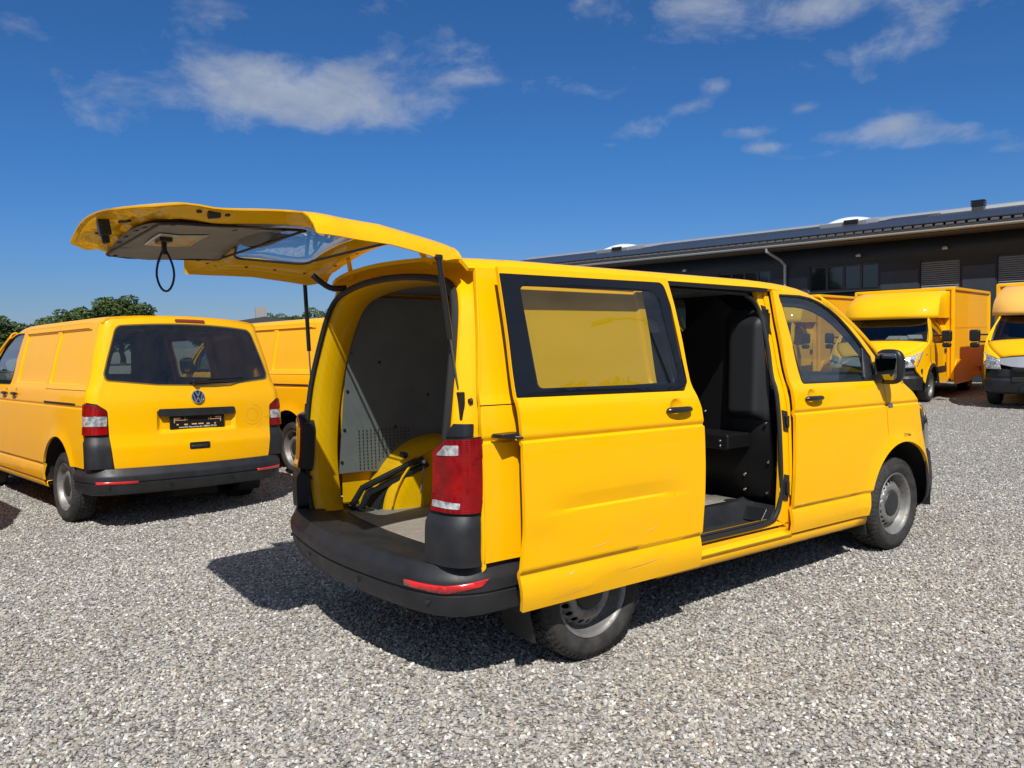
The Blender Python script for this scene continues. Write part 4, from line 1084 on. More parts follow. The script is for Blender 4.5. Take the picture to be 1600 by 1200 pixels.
    # gas struts
    for s in (1, -1):
        top = TM @ (RAKE @ Vector(rear(s*.83, 1.80 if s < 0 else 1.62, -.055))); bot = RAKE @ Vector((-.675, s*.815, 1.255))
        top = RAKE @ Vector(STRUT_TOP[s]); bot = RAKE @ Vector((-.690, -.80, 1.232) if s < 0 else (-.735, .80, 1.20)); md = top.lerp(bot, .52 if s < 0 else .58)
        g = MB(); g.tube([top, md], .0125, 10); g.lathe([(0, .02), (.013, .015), (.013, -.015), (0, -.02)], top, 'x', 10, 1); go = g.build('gas_strut', 'plastic_smooth', root)
        rd = MB(); rd.tube([md, bot], .0048, 8); rd.build('strut_rod', 'chrome_dark', go)
    # cable boot and hinges between gate and roof
    a, b = RAKE @ Vector((-.785, .60, 1.955)), RAKE @ Vector((-.60, .545, 1.885))
    mm = a.lerp(b, .5)+Vector((0, 0, -.035)); MB().tube(catmull([a, mm, b], 5), .017, 8).build('cable_boot', 'seal', root)
    for s in (1, -1):
        hg = MB(); a = TM @ (RAKE @ Vector(rear(s*.46, 1.86, -.02))); b = RAKE @ Vector((-.60, s*.45, 1.94)); hg.tube([a, a.lerp(b, .5)+Vector((0, 0, -.03)), b], .014, 6); hg.build('tailgate_hinge', Y, root)
    # ---------------- load space
    lin = [(-.60, .75), (-.425, .75)] + arc(.08, .46, .50, 146, 30, 14) + [(.52, .60), (1.55, .60), (1.55, 1.85), (-.36, 1.85), (-.42, 1.825), (-.46, 1.76), (-.505, 1.55), (-.555, 1.20)]
    holes = []
    panel('wall_lining', lin, lambda x, z: (x, .745-.05*sm(1.4, 1.85, z), z), 'liner', root, th=.008, bevel=.002, gu=.3, gv=.1)
    pf = MB()
    for i in range(14):
        for j in range(12):
            x = -.46+i*.027; z = .772+j*.0215
            if math.hypot(x-.08, z-.46) < .525: continue
            pf.lathe([(0, .003), (.0050, .003)], (x, .742, z), 'y', 8, -1)
    po = pf.build('perforation', 'seal', root, True); po['kind'] = 'stuff'
    sw = MB()
    for x, z in ((-.49, 1.50), (-.525, 1.26), (-.555, 1.02), (-.58, .82), (-.20, 1.02), (.05, 1.22), (.45, 1.22), (-.30, 1.44), (.2, 1.62), (-.34, 1.74), (.05, 1.79)): sw.lathe([(0, .006), (.009, .004), (.011, 0)], (x, .743, z), 'y', 8, -1)
    sw.pieces('lining_screw', 'metal_dark', root, True)
    MB().grid(lambda u, v: (-.56+2.2*u, .80-.04*v, .50+1.38*v), 8, 8).build('inner_side_wall', Y, root, True)
    wa = MB(); pr = [(0, .30), (.30, .30), (.44, .285), (.485, .25), (.500, .20), (.505, 0)]
    def wf(u, v):
        a = R(-10+200*u); k = v*(len(pr)-1); i = min(int(k), len(pr)-2); t = k-i
        r_ = pr[i][0]*(1-t)+pr[i+1][0]*t; h = pr[i][1]*(1-t)+pr[i+1][1]*t
        return (.08+r_*math.cos(a), .785-h, .455+r_*math.sin(a))
    wa.grid(wf, 36, 15).build('wheel_housing', Y, root, True, smooth=60)
    wb = MB(); wb.grid(lambda u, v: (wf(u, v)[0], -wf(u, v)[1], wf(u, v)[2]), 24, 10).build('wheel_housing', Y, root, True, smooth=60)
    bdx = MB(); bdx.tube([(.08+.47*math.cos(R(a)), .49, .455+.47*math.sin(R(a))) for a in range(15, 170, 8)], .008, 5); bdx.build('housing_seam', Y, root, True)
    MB().tube([(.02, .476, .845), (.02, .462, .84), (.02, .462, .815), (.05, .462, .81), (.055, .476, .84)], .006, 6).build('lashing_hook', 'metal_dark', root, True)
    fo = [(-.70, -.66), (-.70, .66), (-.58, .705), (1.57, .705), (1.57, -.66), (-.58, -.66)]
    panel('load_floor', fo, lambda x, y: (x, y, .535), 'floor', root, th=.02, bevel=0, gu=.4, gv=.4)
    fp = MB(); fp.lathe([(0, .004), (.045, .004), (.055, .0)], (-.50, .60, .5355), 'z', 20, 1); fp.lathe([(0, .004), (.045, .004), (.055, 0)], (1.50, -.60, .5355), 'z', 20, 1); fp.pieces('floor_plug', 'seal', root, True)
    panel('roof_lining', [(-.50, -.66), (1.6, -.66), (1.6, .66), (-.50, .66)], lambda x, y: (x, y, 1.875+.02*(1-(y/.66)**2)), 'liner', root, th=.006, bevel=0, gu=.3, gv=.12)
    MB().grid(lambda u, v: (-.56+1.05*u, -.86+.04*v, .50+.76*v), 8, 4).build('inner_side_wall', 'liner', root, True)
    # folded bracket lying by the wheel housing
    fb = MB(); p0, p1, p2 = Vector((-.56, .665, .56)), Vector((-.50, .64, .665)), Vector((-.17, .49, .835))
    for o_ in (Vector((0, 0, 0)), Vector((.035, -.035, -.028))):
        fb.tube([p0+o_, p1+o_, p2+o_], .021, 6)
    dv = (p2-p1).normalized(); fb.box(p1.lerp(p2, .5)+Vector((.01, -.01, .012)), ((p2-p1).length, .075, .022), dv.to_track_quat('X', 'Z').to_matrix())
    fb.box(p0+Vector((.02, 0, -.01)), (.07, .07, .02)); fb.tube([p2, p2+Vector((.03, -.03, -.05))], .022, 6); fb.lathe([(0, .03), (.02, .028), (.02, -.02)], p2+Vector((-.10, .03, .03)), 'y', 10, -1)
    fb = fb.build('folding_bracket', 'plastic_smooth', root, True, bevel=.003)
    MB().tube([p2+Vector((.01, -.03, -.02)), p2+Vector((-.05, -.08, -.20))], .005, 6).build('support_rod', 'steel', fb, True)
    MB().lathe([(0, .006), (.012, .005), (.012, 0)], p2+Vector((.0, -.045, -.012)), 'y', 12, -1).build('pivot_bolt', 'white', fb, True)
    # bulkhead seen through the side door
    bh = panel('bulkhead', [(-.84, .53), (.80, .53), (.79, 1.30), (.70, 1.87), (-.70, 1.87), (-.79, 1.30)], lambda y, z: (1.62, y, z), 'bulkhead', root, [rp([(-.13, 1.635), (.34, 1.635), (.34, 1.86), (-.13, 1.86)], .05, 4)], th=.02, bevel=0, gu=.4, gv=.4, flip=True)
    panel('bulkhead_window', [(-.14, 1.625), (.35, 1.625), (.35, 1.865), (-.14, 1.865)], lambda y, z: (1.635, y, z), 'glass', bh, th=0, bevel=0, gu=1, gv=1)
    def bulge(u, v):
        y = -.80+.34*u; z = 1.06+.70*v
        e = sm(0, .22, u)*sm(0, .30, 1-u)*sm(0, .06, v)*sm(0, .14, 1-v)
        return (1.615-.085*e*(.6+.4*(1-v)), y, z)
    MB().grid(bulge, 26, 30).build('seat_back_bulge', 'bulkhead_grey', bh, True, smooth=60)
    sh = MB(); sh.box((1.50, -.33, .925), (.24, .66, .10)); sh.build('bulkhead_ledge', 'bulkhead', bh, True, bevel=.015)
    bt = MB()
    for y, z, x in ((-.30, 1.09, 1.60), (-.55, 1.085, 1.60), (-.78, 1.04, 1.60), (-.80, .80, 1.60), (-.62, .70, 1.60), (-.62, .60, 1.60), (-.79, .60, 1.60), (-.60, .93, 1.375), (-.60, .90, 1.375)): bt.lathe([(0, .010), (.009, .008), (.012, 0)], (x+.008, y, z), 'x', 10, -1)
    bt.pieces('bulkhead_bolt', 'chrome', bh, True)
    # cab
    db = MB()
    def dsh(u, v):
        y = -.80+1.6*u; a = R(-10+140*v); return (2.86-.30*math.cos(a)*(1-.12*math.sin(u*math.pi*3)), y, 1.07+.27*math.sin(a))
    db.grid(dsh, 24, 12); db.box((2.85, 0, .8), (.35, 1.55, .5)); db = db.build('dashboard', 'dash', root, True, smooth=50)
    vn = MB()
    for y in (-.60, -.15, .1, .60):
        for k in range(4): vn.box((2.555, y, 1.14+k*.028), (.02, .15, .010))
    vn.pieces('vent_slat', 'metal_dark', db, True)
    for y in (.42, -.45):
        se = MB(); se.box((2.02, y, .80), (.50, .50, .16)); se.box((1.78, y, 1.10), (.14, .48, .56), Matrix.Rotation(R(-10), 3, 'Y')); se.box((1.735, y, 1.44), (.09, .26, .16)); se.build('cab_seat', 'seat', root, True, bevel=.05, seg=3)
    sw_ = MB(); Mx = Matrix.Translation((2.42, .42, 1.08)) @ Matrix.Rotation(R(-60), 4, 'Y')
    g = MB().tube([(.19*math.cos(a), .19*math.sin(a), 0) for a in [2*math.pi*k/24 for k in range(24)]], .015, 8, True); sw_.add(g.v, g.f, Mx); g = MB().box((0, 0, -.02), (.34, .06, .03)); sw_.add(g.v, g.f, Mx)
    sw_.build('steering_wheel', 'dash', root, True)
    # tyre pressure lettering above the front arch
    tm = text_mesh('3.2 bar', .036, .0004)
    p = side(-1, off=.003)(3.055, .885); tm.transform(Matrix.Translation(p) @ Matrix(((1, 0, 0, 0), (0, 0, -1, 0), (0, 1, 0, 0), (0, 0, 0, 1))))
    finish('pressure_lettering', tm, 'print_black', root, True, 0)
    return root

TG_ANGLE = 81.4
STRUT_TOP = {-1: (-.787, -.80, 1.919), 1: (-.752, .80, 1.945)}
MAT['glass_door'] = glass('side_door_glass', (.64, .72, .60))
MAT['heater'] = material('heater_wire', (.10, .09, .08), .5)
MAT['board_dark'] = material('grey_motor_cover', (.10, .10, .10), .6)
MAT['scuff'] = material('pale_scuff', (.88, .50, .10), .55)
MAT['chrome_dark'] = material('oily_steel_rod', (.28, .28, .29), .3, 1.0)
VAN1 = (-.797, 4.716, 99.5)
VAN2 = (1.79, 5.64, 99.8)
VAN3 = (-3.60, 4.55, 99.5)
TR1 = (14.70, 5.25); TR2 = (15.17, 2.23); TR3 = (14.08, 8.24)
# ------------------------------------------------------------------ box trucks (local: x forward from front axle, y left)
TRUCK_YAW = R(191.2)
def box_truck():
    root = empty('box_truck'); Y = 'yellow_truck'
    BW, BX0, BX1, BZ0, BZ1 = 1.07, -5.35, -1.45, .42, 2.52
    # cargo box
    b = MB(); b.box(((BX0+BX1)/2, 0, (BZ0+BZ1)/2), (BX1-BX0, 2*BW, BZ1-BZ0)); bo = b.build('cargo_box', Y, root, bevel=.03)
    tr = MB()
    for y in (-1, 1):
        for x in (BX0, BX1): tr.box((x, y*BW, (BZ0+BZ1)/2), (.075, .075, BZ1-BZ0+.02))
        tr.box(((BX0+BX1)/2, y*BW, BZ1), (BX1-BX0, .075, .07)); tr.box(((BX0+BX1)/2, y*BW, BZ0), (BX1-BX0, .07, .09))
    for x in (BX0, BX1): tr.box((x, 0, BZ1), (.075, 2*BW, .07))
    tr.build('box_edge_trim', Y, bo, bevel=.012)
    for y in (-.84, .84): MB().box((BX1+.045, y, BZ1-.05), (.02, .17, .045)).build('marker_light', 'lamp_grey', bo, bevel=.005)
    # lower skirt with a rounded front corner
    for s in (1, -1):
        sk = rp([(BX1-.05, .30, .02), (BX1-.05, .86, .45), (BX0+.03, .86, .02), (BX0+.03, .30, .02), (BX0+.95, .30, .05), (BX0+1.02, .62, .2), (BX0+1.95, .62, .2), (BX0+2.02, .30, .05)], .02, 6)
        panel('side_skirt', sk, lambda x, z, s=s: (x, s*(BW+.045), z), Y, root, th=.03, bevel=.006, rake=False, gu=.5, gv=.5, flip=s > 0)
        lin = MB(); lin.box(((BX0+BX1)/2, s*(BW+.003), 1.62), (BX1-BX0-.2, .01, .012)); lin.build('box_seam', Y, bo)
    # cab shell: section rings from the bumper back to the box
    def ring(x, w, zb, zt, c=.12):
        return [(x, -w, zb), (x, -w, zb+.35), (x, -w*.985, (zb+zt)/2), (x, -w*.93, zt-c), (x, -w*.80, zt-.02), (x, 0, zt+.02), (x, w*.80, zt-.02), (x, w*.93, zt-c), (x, w*.985, (zb+zt)/2), (x, w, zb+.35), (x, w, zb)]
    # bonnet and lower cab, cut for windows by building it from panels
    def cs(x, z):
        w = .99-.10*sm(.25, 1.05, x)-.17*sm(1.30, 2.0, z)-.05*sm(.85, 1.05, x)
        for d in (math.hypot(x, z-.36),): w += .03*math.exp(-((d-.43)/.05)**2) if z > .36 else 0
        return w
    side_out = [(-1.45, .38), (-.46, .38)] + arc(0, .36, .44, 175, 5, 16) + [(.62, .55), (.88, .72), (.93, .86), (.80, 1.04), (.55, 1.17), (.28, 1.29), (-.02, 1.58), (-.34, 1.88), (-.5, 1.93), (-1.45, 1.96)]
    swin = rp([(-1.08, 1.30, .04), (.06, 1.31, .03), (-.30, 1.70, .05), (-.50, 1.83, .08), (-1.02, 1.84, .08)], .05, 4)
    for s in (1, -1):
        d = panel('cab_side', side_out, lambda x, z, s=s: (x, s*cs(x, z), z), Y, root, [swin], th=.03, bevel=.006, rake=False, gu=.12, gv=.08, flip=s > 0)
        panel('side_window', swin, lambda x, z, s=s: (x, s*(cs(x, z)-.012), z), 'glass_cab', d, th=0, bevel=0, rake=False, gu=.2, gv=.2, flip=s > 0)
        g = MB()
        for pts in ([(-1.19, .50), (-1.20, 1.30), (-1.14, 1.86), (-.95, 1.915)], [(.16, 1.24), (.18, 1.0), (.10, .84)]):
            g.tube([(x, s*(cs(x, z)+.001), z) for x, z in pts], .006, 5)
        g.build('door_gap', 'seal', d)
        h = MB(); h.box((-1.08, s*(cs(-1.08, 1.10)+.012), 1.10), (.13, .03, .10)); h.box((-1.12, s*(cs(-1.1, .8)+.006), .75), (.06, .02, .16)); h.build('door_handle', 'plastic', d, bevel=.01)
        rp_ = MB(); rp_.box((.42, s*(cs(.42, 1.06)+.004), 1.06), (.06, .012, .02)); rp_.build('side_repeater', 'amber', d)
        tr_ = panel('door_rub_strip', rp([(-1.19, .62), (-.47, .62), (-.40, .76), (-1.19, .76)], .02, 3), lambda x, z, s=s: (x, s*(cs(x, z)+.012), z), 'plastic', d, th=.02, bevel=.004, rake=False, gu=.4, gv=.4, flip=s > 0)
        panel('arch_trim', arc(0, .36, .50, 178, -2, 18)+arc(0, .36, .43, -2, 178, 18), lambda x, z, s=s: (x, s*(cs(x, z)+.012), z), 'plastic', d, th=.04, bevel=.004, rake=False, gu=.1, gv=.1, flip=s > 0)
        # mirror on two arms
        mm = MB(); mm.tube([(-.12, s*.93, 1.45), (-.10, s*1.18, 1.46)], .018, 6); mm.tube([(-.12, s*.95, 1.30), (-.10, s*1.18, 1.31)], .018, 6)
        mm = mm.build('mirror_arm', 'plastic', d)
        hb = MB(); hb.box((-.08, s*1.25, 1.44), (.13, .20, .25)); hb.box((-.075, s*1.25, 1.245), (.11, .18, .11)); hb.build('mirror_housing', 'plastic_smooth', d, bevel=.045, seg=4)
        wl = MB(); wl.rings([[(.45*math.cos(R(a)), s*.95, .36+.45*math.sin(R(a))), (.45*math.cos(R(a)), s*.5, .36+.45*math.sin(R(a)))] for a in range(-10, 191, 12)], False); wl.build('wheel_liner', 'dark', root)
    # windscreen, bonnet, roof cap
    def ws(u, v):
        a = Vector((-.36+.06*(1-u*u), u*.83, 1.835)); b = Vector((.16+.16*(1-u*u), u*.90, 1.32)); p = a.lerp(b, v); p.x += .03*math.sin(math.pi*v); return p
    w = MB().grid(lambda u, v: ws(2*u-1, v), 14, 8).build('windscreen', 'glass_cab', root)
    bd = MB()
    n = 10
    prm = [ws(-1+2*i/n, 0) for i in range(n+1)]+[ws(1, i/6) for i in range(1, 7)]+[ws(1-2*i/n, 1) for i in range(1, n+1)]+[ws(-1, 1-i/6) for i in range(1, 6)]
    bd.tube([Vector(p)+Vector((.008, 0, .004)) for p in prm], .022, 6, True); bd.build('windscreen_seal', 'plastic_smooth', w)
    for y0, y1 in ((.55, -.10), (-.15, -.72)):
        wp = MB(); wp.tube([Vector(ws(y0/.9, .97))+Vector((.02, 0, .01)), Vector(ws((y0+y1)/1.8, .93))+Vector((.03, 0, .02)), Vector(ws(y1/.9, .90))+Vector((.02, 0, .015))], .010, 5); wp.build('wiper', 'seal', w)
    for s in (1, -1):
        def pl(u, v, s=s):
            a = Vector(ws(s, v)); x = a.x; c = Vector((x-.03, s*cs(x-.03, a.z+.03), a.z+.035)); p = a.lerp(c, u); p.x += .02*math.sin(math.pi*u); return p
        MB().grid(pl, 5, 10).build('windscreen_pillar', Y, root, smooth=60)
    def hood(u, v):
        x = .20+.70*v+.13*(1-u*u); y = u*(.965-.09*v-.25*v*v); z = float(np.interp(v, [0, .15, .5, .857, 1], [1.315, 1.285, 1.19, 1.075, 1.0]))+(.05+.01*v)*(1-abs(u)**3)
        return (x, y, z)
    MB().grid(lambda u, v: hood(2*u-1, v), 16, 10).build('bonnet', Y, root, smooth=50, solid=.01)
    for s in (1, -1):
        def wing(u, v, s=s):
            P = hood(1, v); vs_ = [0, .28, .55, .75, 1]
            Q = [float(np.interp(v, vs_, c)) for c in ([.20, .40, .60, .76, .99], [.975, .968, .955, .86, .63], [1.315, 1.235, 1.135, 1.07, .985])]
            q = Vector(P).lerp(Vector(Q), u); q.z += .02*math.sin(math.pi*u)*math.sin(math.pi*v); return (q.x, s*q.y, q.z)
        MB().grid(wing, 6, 16).build('front_wing', Y, root, smooth=60)
    # silver band, lamps, bumper
    pth = [(.62, .93), (.80, .86), (.92, .74), (.99, .55), (1.03, .3), (1.04, 0)]; pth = [Vector(p) for p in pth+[(x, -y) for x, y in pth[-2::-1]]]
    path = []
    for i in range(len(pth)-1):
        for k in range(4): path.append(pth[i].lerp(pth[i+1], k/4))
    path.append(pth[-1]); L = len(path)-1
    def onp(u, off):
        f = u*L; i = min(int(f), L-1); p = path[i].lerp(path[i+1], f-i); t = (path[min(i+2, L)]-path[max(i-1, 0)]).normalized(); n_ = Vector((-t.y, t.x)); q = p+n_*off; return q
    def fp(off, tilt=0.0): return lambda u, z: (onp(u, off-tilt*(z-.9)).x, onp(u, off-tilt*(z-.9)).y, z)
    sv = panel('silver_grille_band', [(.20, .90), (.28, .875), (.36, .83), (.42, .815), (.58, .815), (.64, .83), (.72, .875), (.80, .90), (.74, .985), (.62, 1.02), (.5, 1.035), (.38, 1.02), (.26, .985)], fp(.005, .35), 'silver', root, th=.02, bevel=.004, rake=False, gu=.03, gv=.05, flip=False)
    gr = panel('grille', rp([(.375, .70), (.625, .70), (.64, .82), (.36, .82)], .02, 3), fp(.042), 'seal', root, th=.02, bevel=0, rake=False, gu=.03, gv=.1, flip=False)
    gl_ = MB()
    for z in (.725, .755, .785): gl_.tube([(*onp(.385+.23*k/8, .048), z) for k in range(9)], .007, 5)
    for k in range(9): gl_.tube([(*onp(.385+.23*k/8, .046), z) for z in (.705, .81)], .004, 4)
    gl_.pieces('grille_bar', 'plastic', gr)
    tm = text_mesh('IVECO', .105, .004); q = onp(.5, .012)
    tm.transform(Matrix.Translation((q.x+.012, 0, .925)) @ Matrix.Rotation(R(-19), 4, 'Y') @ Matrix(((0, 0, 1, 0), (1, 0, 0, 0), (0, 1, 0, 0), (0, 0, 0, 1))))
    finish('maker_lettering', tm, 'chrome', sv, False, 0)
    for a, bb, fl in ((.03, .235, 1), (.965, .765, -1)):
        def lamp(u, v, s=fl, o=0.0):
            lo_ = Vector((1.045, .58, .785)).lerp(Vector((.86, .905, .80)), u); hi_ = Vector((1.015, .60, .975)).lerp(Vector((.60, .962, 1.135)), u**1.25)
            q = lo_.lerp(hi_, v); e = math.sin(math.pi*u)*.055+.012*math.sin(math.pi*v); return (q.x+e+o, s*(q.y+e*.8), q.z)
        lm = MB().grid(lamp, 12, 8).build('headlight', 'clear', root, smooth=60, solid=.015)
        m = MB()
        for t in (.30, .58):
            q = lamp(t, .48, fl, .002); m.lathe([(.05, 0), (.058, .010), (.042, .014), (0, .010)], q, 'x', 14, 1)
        m.pieces('reflector_bowl', 'chrome', lm)
    bp = MB(); prof = [(-.06, .80), (.010, .785), (.03, .73), (.022, .64), (.008, .63), (.012, .60), (.035, .56), (.03, .45), (.0, .34), (-.06, .30)]
    rs = []
    for i, p in enumerate(path):
        t = (path[min(i+1, L)]-path[max(i-1, 0)]).normalized(); n_ = Vector((-t.y, t.x)); rs.append([(p.x+n_.x*o, p.y+n_.y*o, z) for o, z in prof])
    bo2 = bp.rings(rs, False).build('front_bumper', 'plastic', root, smooth=30, solid=.01)
    it = MB(); it.box((1.045, 0, .585), (.06, .80, .10)); it.build('lower_air_intake', 'seal', bo2, bevel=.01)
    pl_ = MB().box((1.078, 0, .42), (.01, .52, .115)).build('plate_holder', 'plastic_smooth', bo2, bevel=.003)
    # wind deflector above the cab
    def fair(u, v):
        y = -1.0+2*u; e = abs(y)**4; zz = 1.845+.62*v; xx = -.12-.16*v-.62*v**3-.28*e
        if v < .06: xx -= .05
        return (xx, y*(1.0-.10*v**3), zz)
    f = MB().grid(fair, 22, 14)
    for s in (0, 1): f.grid(lambda u, v, s=s: tuple(Vector(fair(s, v)).lerp(Vector((-1.44, (2*s-1)*1.0, fair(s, v)[2])), u)), 6, 14)
    f.grid(lambda u, v: tuple(Vector(fair(u, 1)).lerp(Vector((-1.44, fair(u, 1)[1], 2.44)), v)), 22, 3)
    f.grid(lambda u, v: tuple(Vector(fair(u, 0)).lerp(Vector((-1.44, fair(u, 0)[1], 1.86)), v)), 22, 3)
    f.build('wind_deflector', Y, root, smooth=60)
    for x, wd, rr in ((0, .22, .34), (-3.75, .24, .34)):
        for s in (1, -1): build_wheel(root, 'wheel', x, s, .96, .345, .21, cap=False, tread=False, w=wd)
    ub = MB(); ub.box((-2.3, 0, .50), (5.4, 1.2, .25)); ub.box((.3, 0, .55), (1.1, 1.3, .45)); ub.box((-.6, 0, .62), (1.6, 1.75, .30)); ub.build('chassis', 'dark', root, bevel=.03)
    cb = MB(); cb.box((-.17, 0, 1.19), (.46, 1.6, .36)); cb.box((-1.38, 0, 1.4), (.06, 1.7, 1.0)); cb.build('dashboard', 'dash', root, bevel=.05)
    st = MB()
    for y in (.5, -.45): st.box((-1.1, y, 1.15), (.14, .5, .6)); st.box((-1.1, y, 1.55), (.1, .28, .18))
    st.build('cab_seat', 'seat', root, bevel=.04)
    return root
MAT['glass_cab'] = glass('truck_cab_glass', (.42, .46, .45))
MAT['silver'] = material('silver_paint', (.55, .56, .58), .32, .6)
MAT['amber'] = material('amber_lens', (.6, .16, .01), .2, coat=1.0)
MAT['lamp_grey'] = material('grey_marker_lens', (.30, .27, .22), .3)
MAT['paper'] = material('paper_sheet', (.70, .72, .72), .7)

# ------------------------------------------------------------------ hall behind
TH = YAW - R(41.5)
BK = Vector((math.cos(TH), math.sin(TH), 0)); LT = Vector((math.sin(TH), -math.cos(TH), 0))
def hall():
    """local: x along the front (to the right), y away from the yard, z up"""
    root = empty('commercial_hall'); root.matrix_world = Matrix((LT, BK, Vector((0, 0, 1)))).transposed().to_4x4()
    root.location = CAM*1.0; root.location.z = 0; root.location += BK*26.0
    tag(root, 'long low anthracite hall with solar panels on its pitched roof, behind the box trucks', 'building')
    X0, X1, EH, DP, RH = -27.5, 8.0, 4.36, 7.0, 5.88
    wl = [(X0, 0), (X1, 0), (X1, EH), (X0, EH)]
    # openings: x0, x1, z0, z1
    wins = [(-9.66, -7.50, 2.90, 3.75), (-12.95, -11.0, 2.90, 3.78), (-17.3, -15.2, 2.90, 3.75)]
    blinds = [(-6.32, -5.22, 1.4, 3.68), (-4.30, -3.20, 1.4, 3.68), (-1.2, .6, 1.4, 3.68)]
    holes = [[(a, c), (b, c), (b, d), (a, d)] for a, b, c, d in wins+blinds]
    panel('wall', wl, lambda x, z: (x, 0, z), 'wall', root, holes, th=.25, bevel=0, rake=False, gu=50, gv=50, dissolve=False)
    mb = MB(); mb.box(((X0+X1)/2, DP, EH/2), (X1-X0-.02, 2*DP-.6, EH-.3)); mb.build('hall_body', 'wall', root)
    for a, b, c, d in wins:
        fr = MB(); w = .05
        for x in np.linspace(a, b, 5): fr.box((x, .10, (c+d)/2), (.07, .06, d-c))
        fr.box(((a+b)/2, .10, c+.03), (b-a, .065, .07)); fr.box(((a+b)/2, .10, d-.03), (b-a, .065, .07))
        f = fr.build('window_frame', 'winframe', root, bevel=.005)
        xs = np.linspace(a, b, 5)
        for i in range(4): MB().box(((xs[i]+xs[i+1])/2, .115, (c+d)/2), (xs[1]-xs[0]-.05, .012, d-c-.06)).build('pane', 'bglass', f)
        s = MB().box(((a+b)/2, -.02, c-.03), (b-a+.1, .16, .035)).build('window_sill', 'winframe', f, bevel=.005)
    for a, b, c, d in blinds:
        bf = MB(); bf.box(((a+b)/2, .10, (c+d)/2), (b-a, .02, d-c)); bf = bf.build('blind_backing', 'winframe', root)
        sl = MB(); z = c+.02
        while z < d-.03:
            sl.box(((a+b)/2, .06, z), (b-a-.06, .055, .012), Matrix.Rotation(R(38), 3, 'X')); z += .062
        o = sl.build('blind_slats', 'blind', bf); o['kind'] = 'stuff'
    # slate cladding panels between the blinds
    for a, b in ((-7.44, -6.36), (-5.17, -4.34), (-3.15, -1.25), (-10.9, -9.72)):
        MB().box(((a+b)/2, -.012, 1.72), (b-a, .02, 3.4)).build('cladding_panel', 'wall_panel', root, bevel=.004)
    # eaves
    MB().box(((X0+X1)/2, -.36, EH+.02), (X1-X0+.6, .78, .05)).build('eaves_soffit', 'wood', root)
    gt = MB(); gt.rings([[(x, -.80+.075*math.cos(R(a)), EH+.13+.075*math.sin(R(a))) for a in range(180, 361, 20)] for x in np.linspace(X0-.3, X1+.3, 30)], False)
    gt.build('gutter', 'zinc', root, solid=.006)
    for x in (-10.45, -22.0, 2.8):
        dp = MB(); dp.tube([(x-.35, -.80, EH+.05), (x-.35, -.80, EH-.05), (x-.1, -.25, EH-.32), (x, -.10, EH-.5), (x, -.10, .1)], .05, 8); dp.build('downpipe', 'zinc', root)
    for x in (-8.05, -19.0, -14.2, -5.6):
        lm = MB(); lm.box((x, -.10, EH-.36), (.10, .14, .06)); lm.box((x, -.18, EH-.39), (.15, .05, .07), Matrix.Rotation(R(25), 3, 'X')); lm.build('wall_lamp', 'zinc', root, bevel=.01)
    # roof slopes
    e0, r0 = Vector((0, -.78, EH+.20)), Vector((0, DP, RH))
    sl = (r0-e0); SLN = sl.length; sd = sl.normalized(); nn = sd.cross(Vector((1, 0, 0))) * -1
    if nn.z < 0: nn = -nn
    def onr(x, d, h=0): p = e0+sd*d+nn*h; return Vector((x, p.y, p.z))
    rf = MB(); rf.rings([[(x, e0.y, e0.z), (x, r0.y, r0.z), (x, 2*DP+.78, e0.z), (x, 2*DP+.78, e0.z-.12), (x, e0.y, e0.z-.12)] for x in (X0-.3, X1+.3)], True, (True, True))
    rf = rf.build('roof', 'roof', root, smooth=0)
    cp = MB(); cp.tube([(X0-.3, r0.y, r0.z+.03), (X1+.3, r0.y, r0.z+.03)], .16, 8, flat=1.0); cp.build('ridge_cap', 'zinc', rf, smooth=0)
    # solar panels, three rows
    pw, ph = 1.68, 1.62; rotm = Matrix((Vector((1, 0, 0)), sd, nn)).transposed()
    me = None; me2 = None
    rows = [(.42, 2.25), (2.75, 2.25), (5.30, 1.95)]
    x = X0+.2
    col = 0
    while x < X1-.4:
        for d0, hh in rows:
            if d0 > 5 and any(abs(x+pw/2-sx) < 1.0 for sx in (-9.9, -20.2, -5.55)): continue
            b = MB(); b.box((0, 0, 0), (pw-.02, hh-.03, .04))
            key = round(hh, 2)
            if key not in PV:
                o = b.build('solar_panel', 'pv', rf, bevel=.004, smooth=0); PV[key] = o
            else:
                o = PV[key].copy(); COL.objects.link(o); o.parent = rf
            Mx = rotm.to_4x4(); Mx.translation = onr(x+pw/2, d0+hh/2, .10); o.matrix_local = Mx
        x += pw
    sn = MB()
    for x in np.arange(X0, X1, .28): p = onr(x, .16, .05); sn.box(p, (.17, .22, .05), rotm)
    sn.build('eaves_tiles', 'roof_tile', rf)
    sg = MB(); sg.tube([onr(X0-.3, .34, .10), onr(X1+.3, .34, .10)], .025, 6); sg.build('snow_rail', 'seal', rf)
    for x in (-9.9, -20.2):
        sk = MB(); sk.box(onr(x, 5.6, .14), (1.7, 1.5, .25), rotm); k = sk.build('skylight', 'zinc', rf, bevel=.02)
        dm = MB(); dm.grid(lambda u, v: tuple(onr(x+(u-.5)*1.55, 5.6+(v-.5)*1.4, .20+.20*math.sin(math.pi*u)**.6*math.sin(math.pi*v)**.6)), 14, 12); dm.build('skylight_dome', 'dome', k, smooth=60)
        MB().box(onr(x+.3, 4.85, .24), (.5, .10, .16), rotm).build('skylight_vent', 'metal_dark', k)
    ch = MB(); c = onr(-5.70, 5.9, 0); ch.box((c.x, c.y, c.z+.10), (.36, .36, .62)); ch = ch.build('chimney', 'chimney', rf)
    cs_ = MB()
    for k in range(3): cs_.box((c.x, c.y, c.z+.27+k*.075), (.42, .42, .035))
    cs_.build('chimney_cowl', 'metal_dark', ch)
    return root
PV = {}
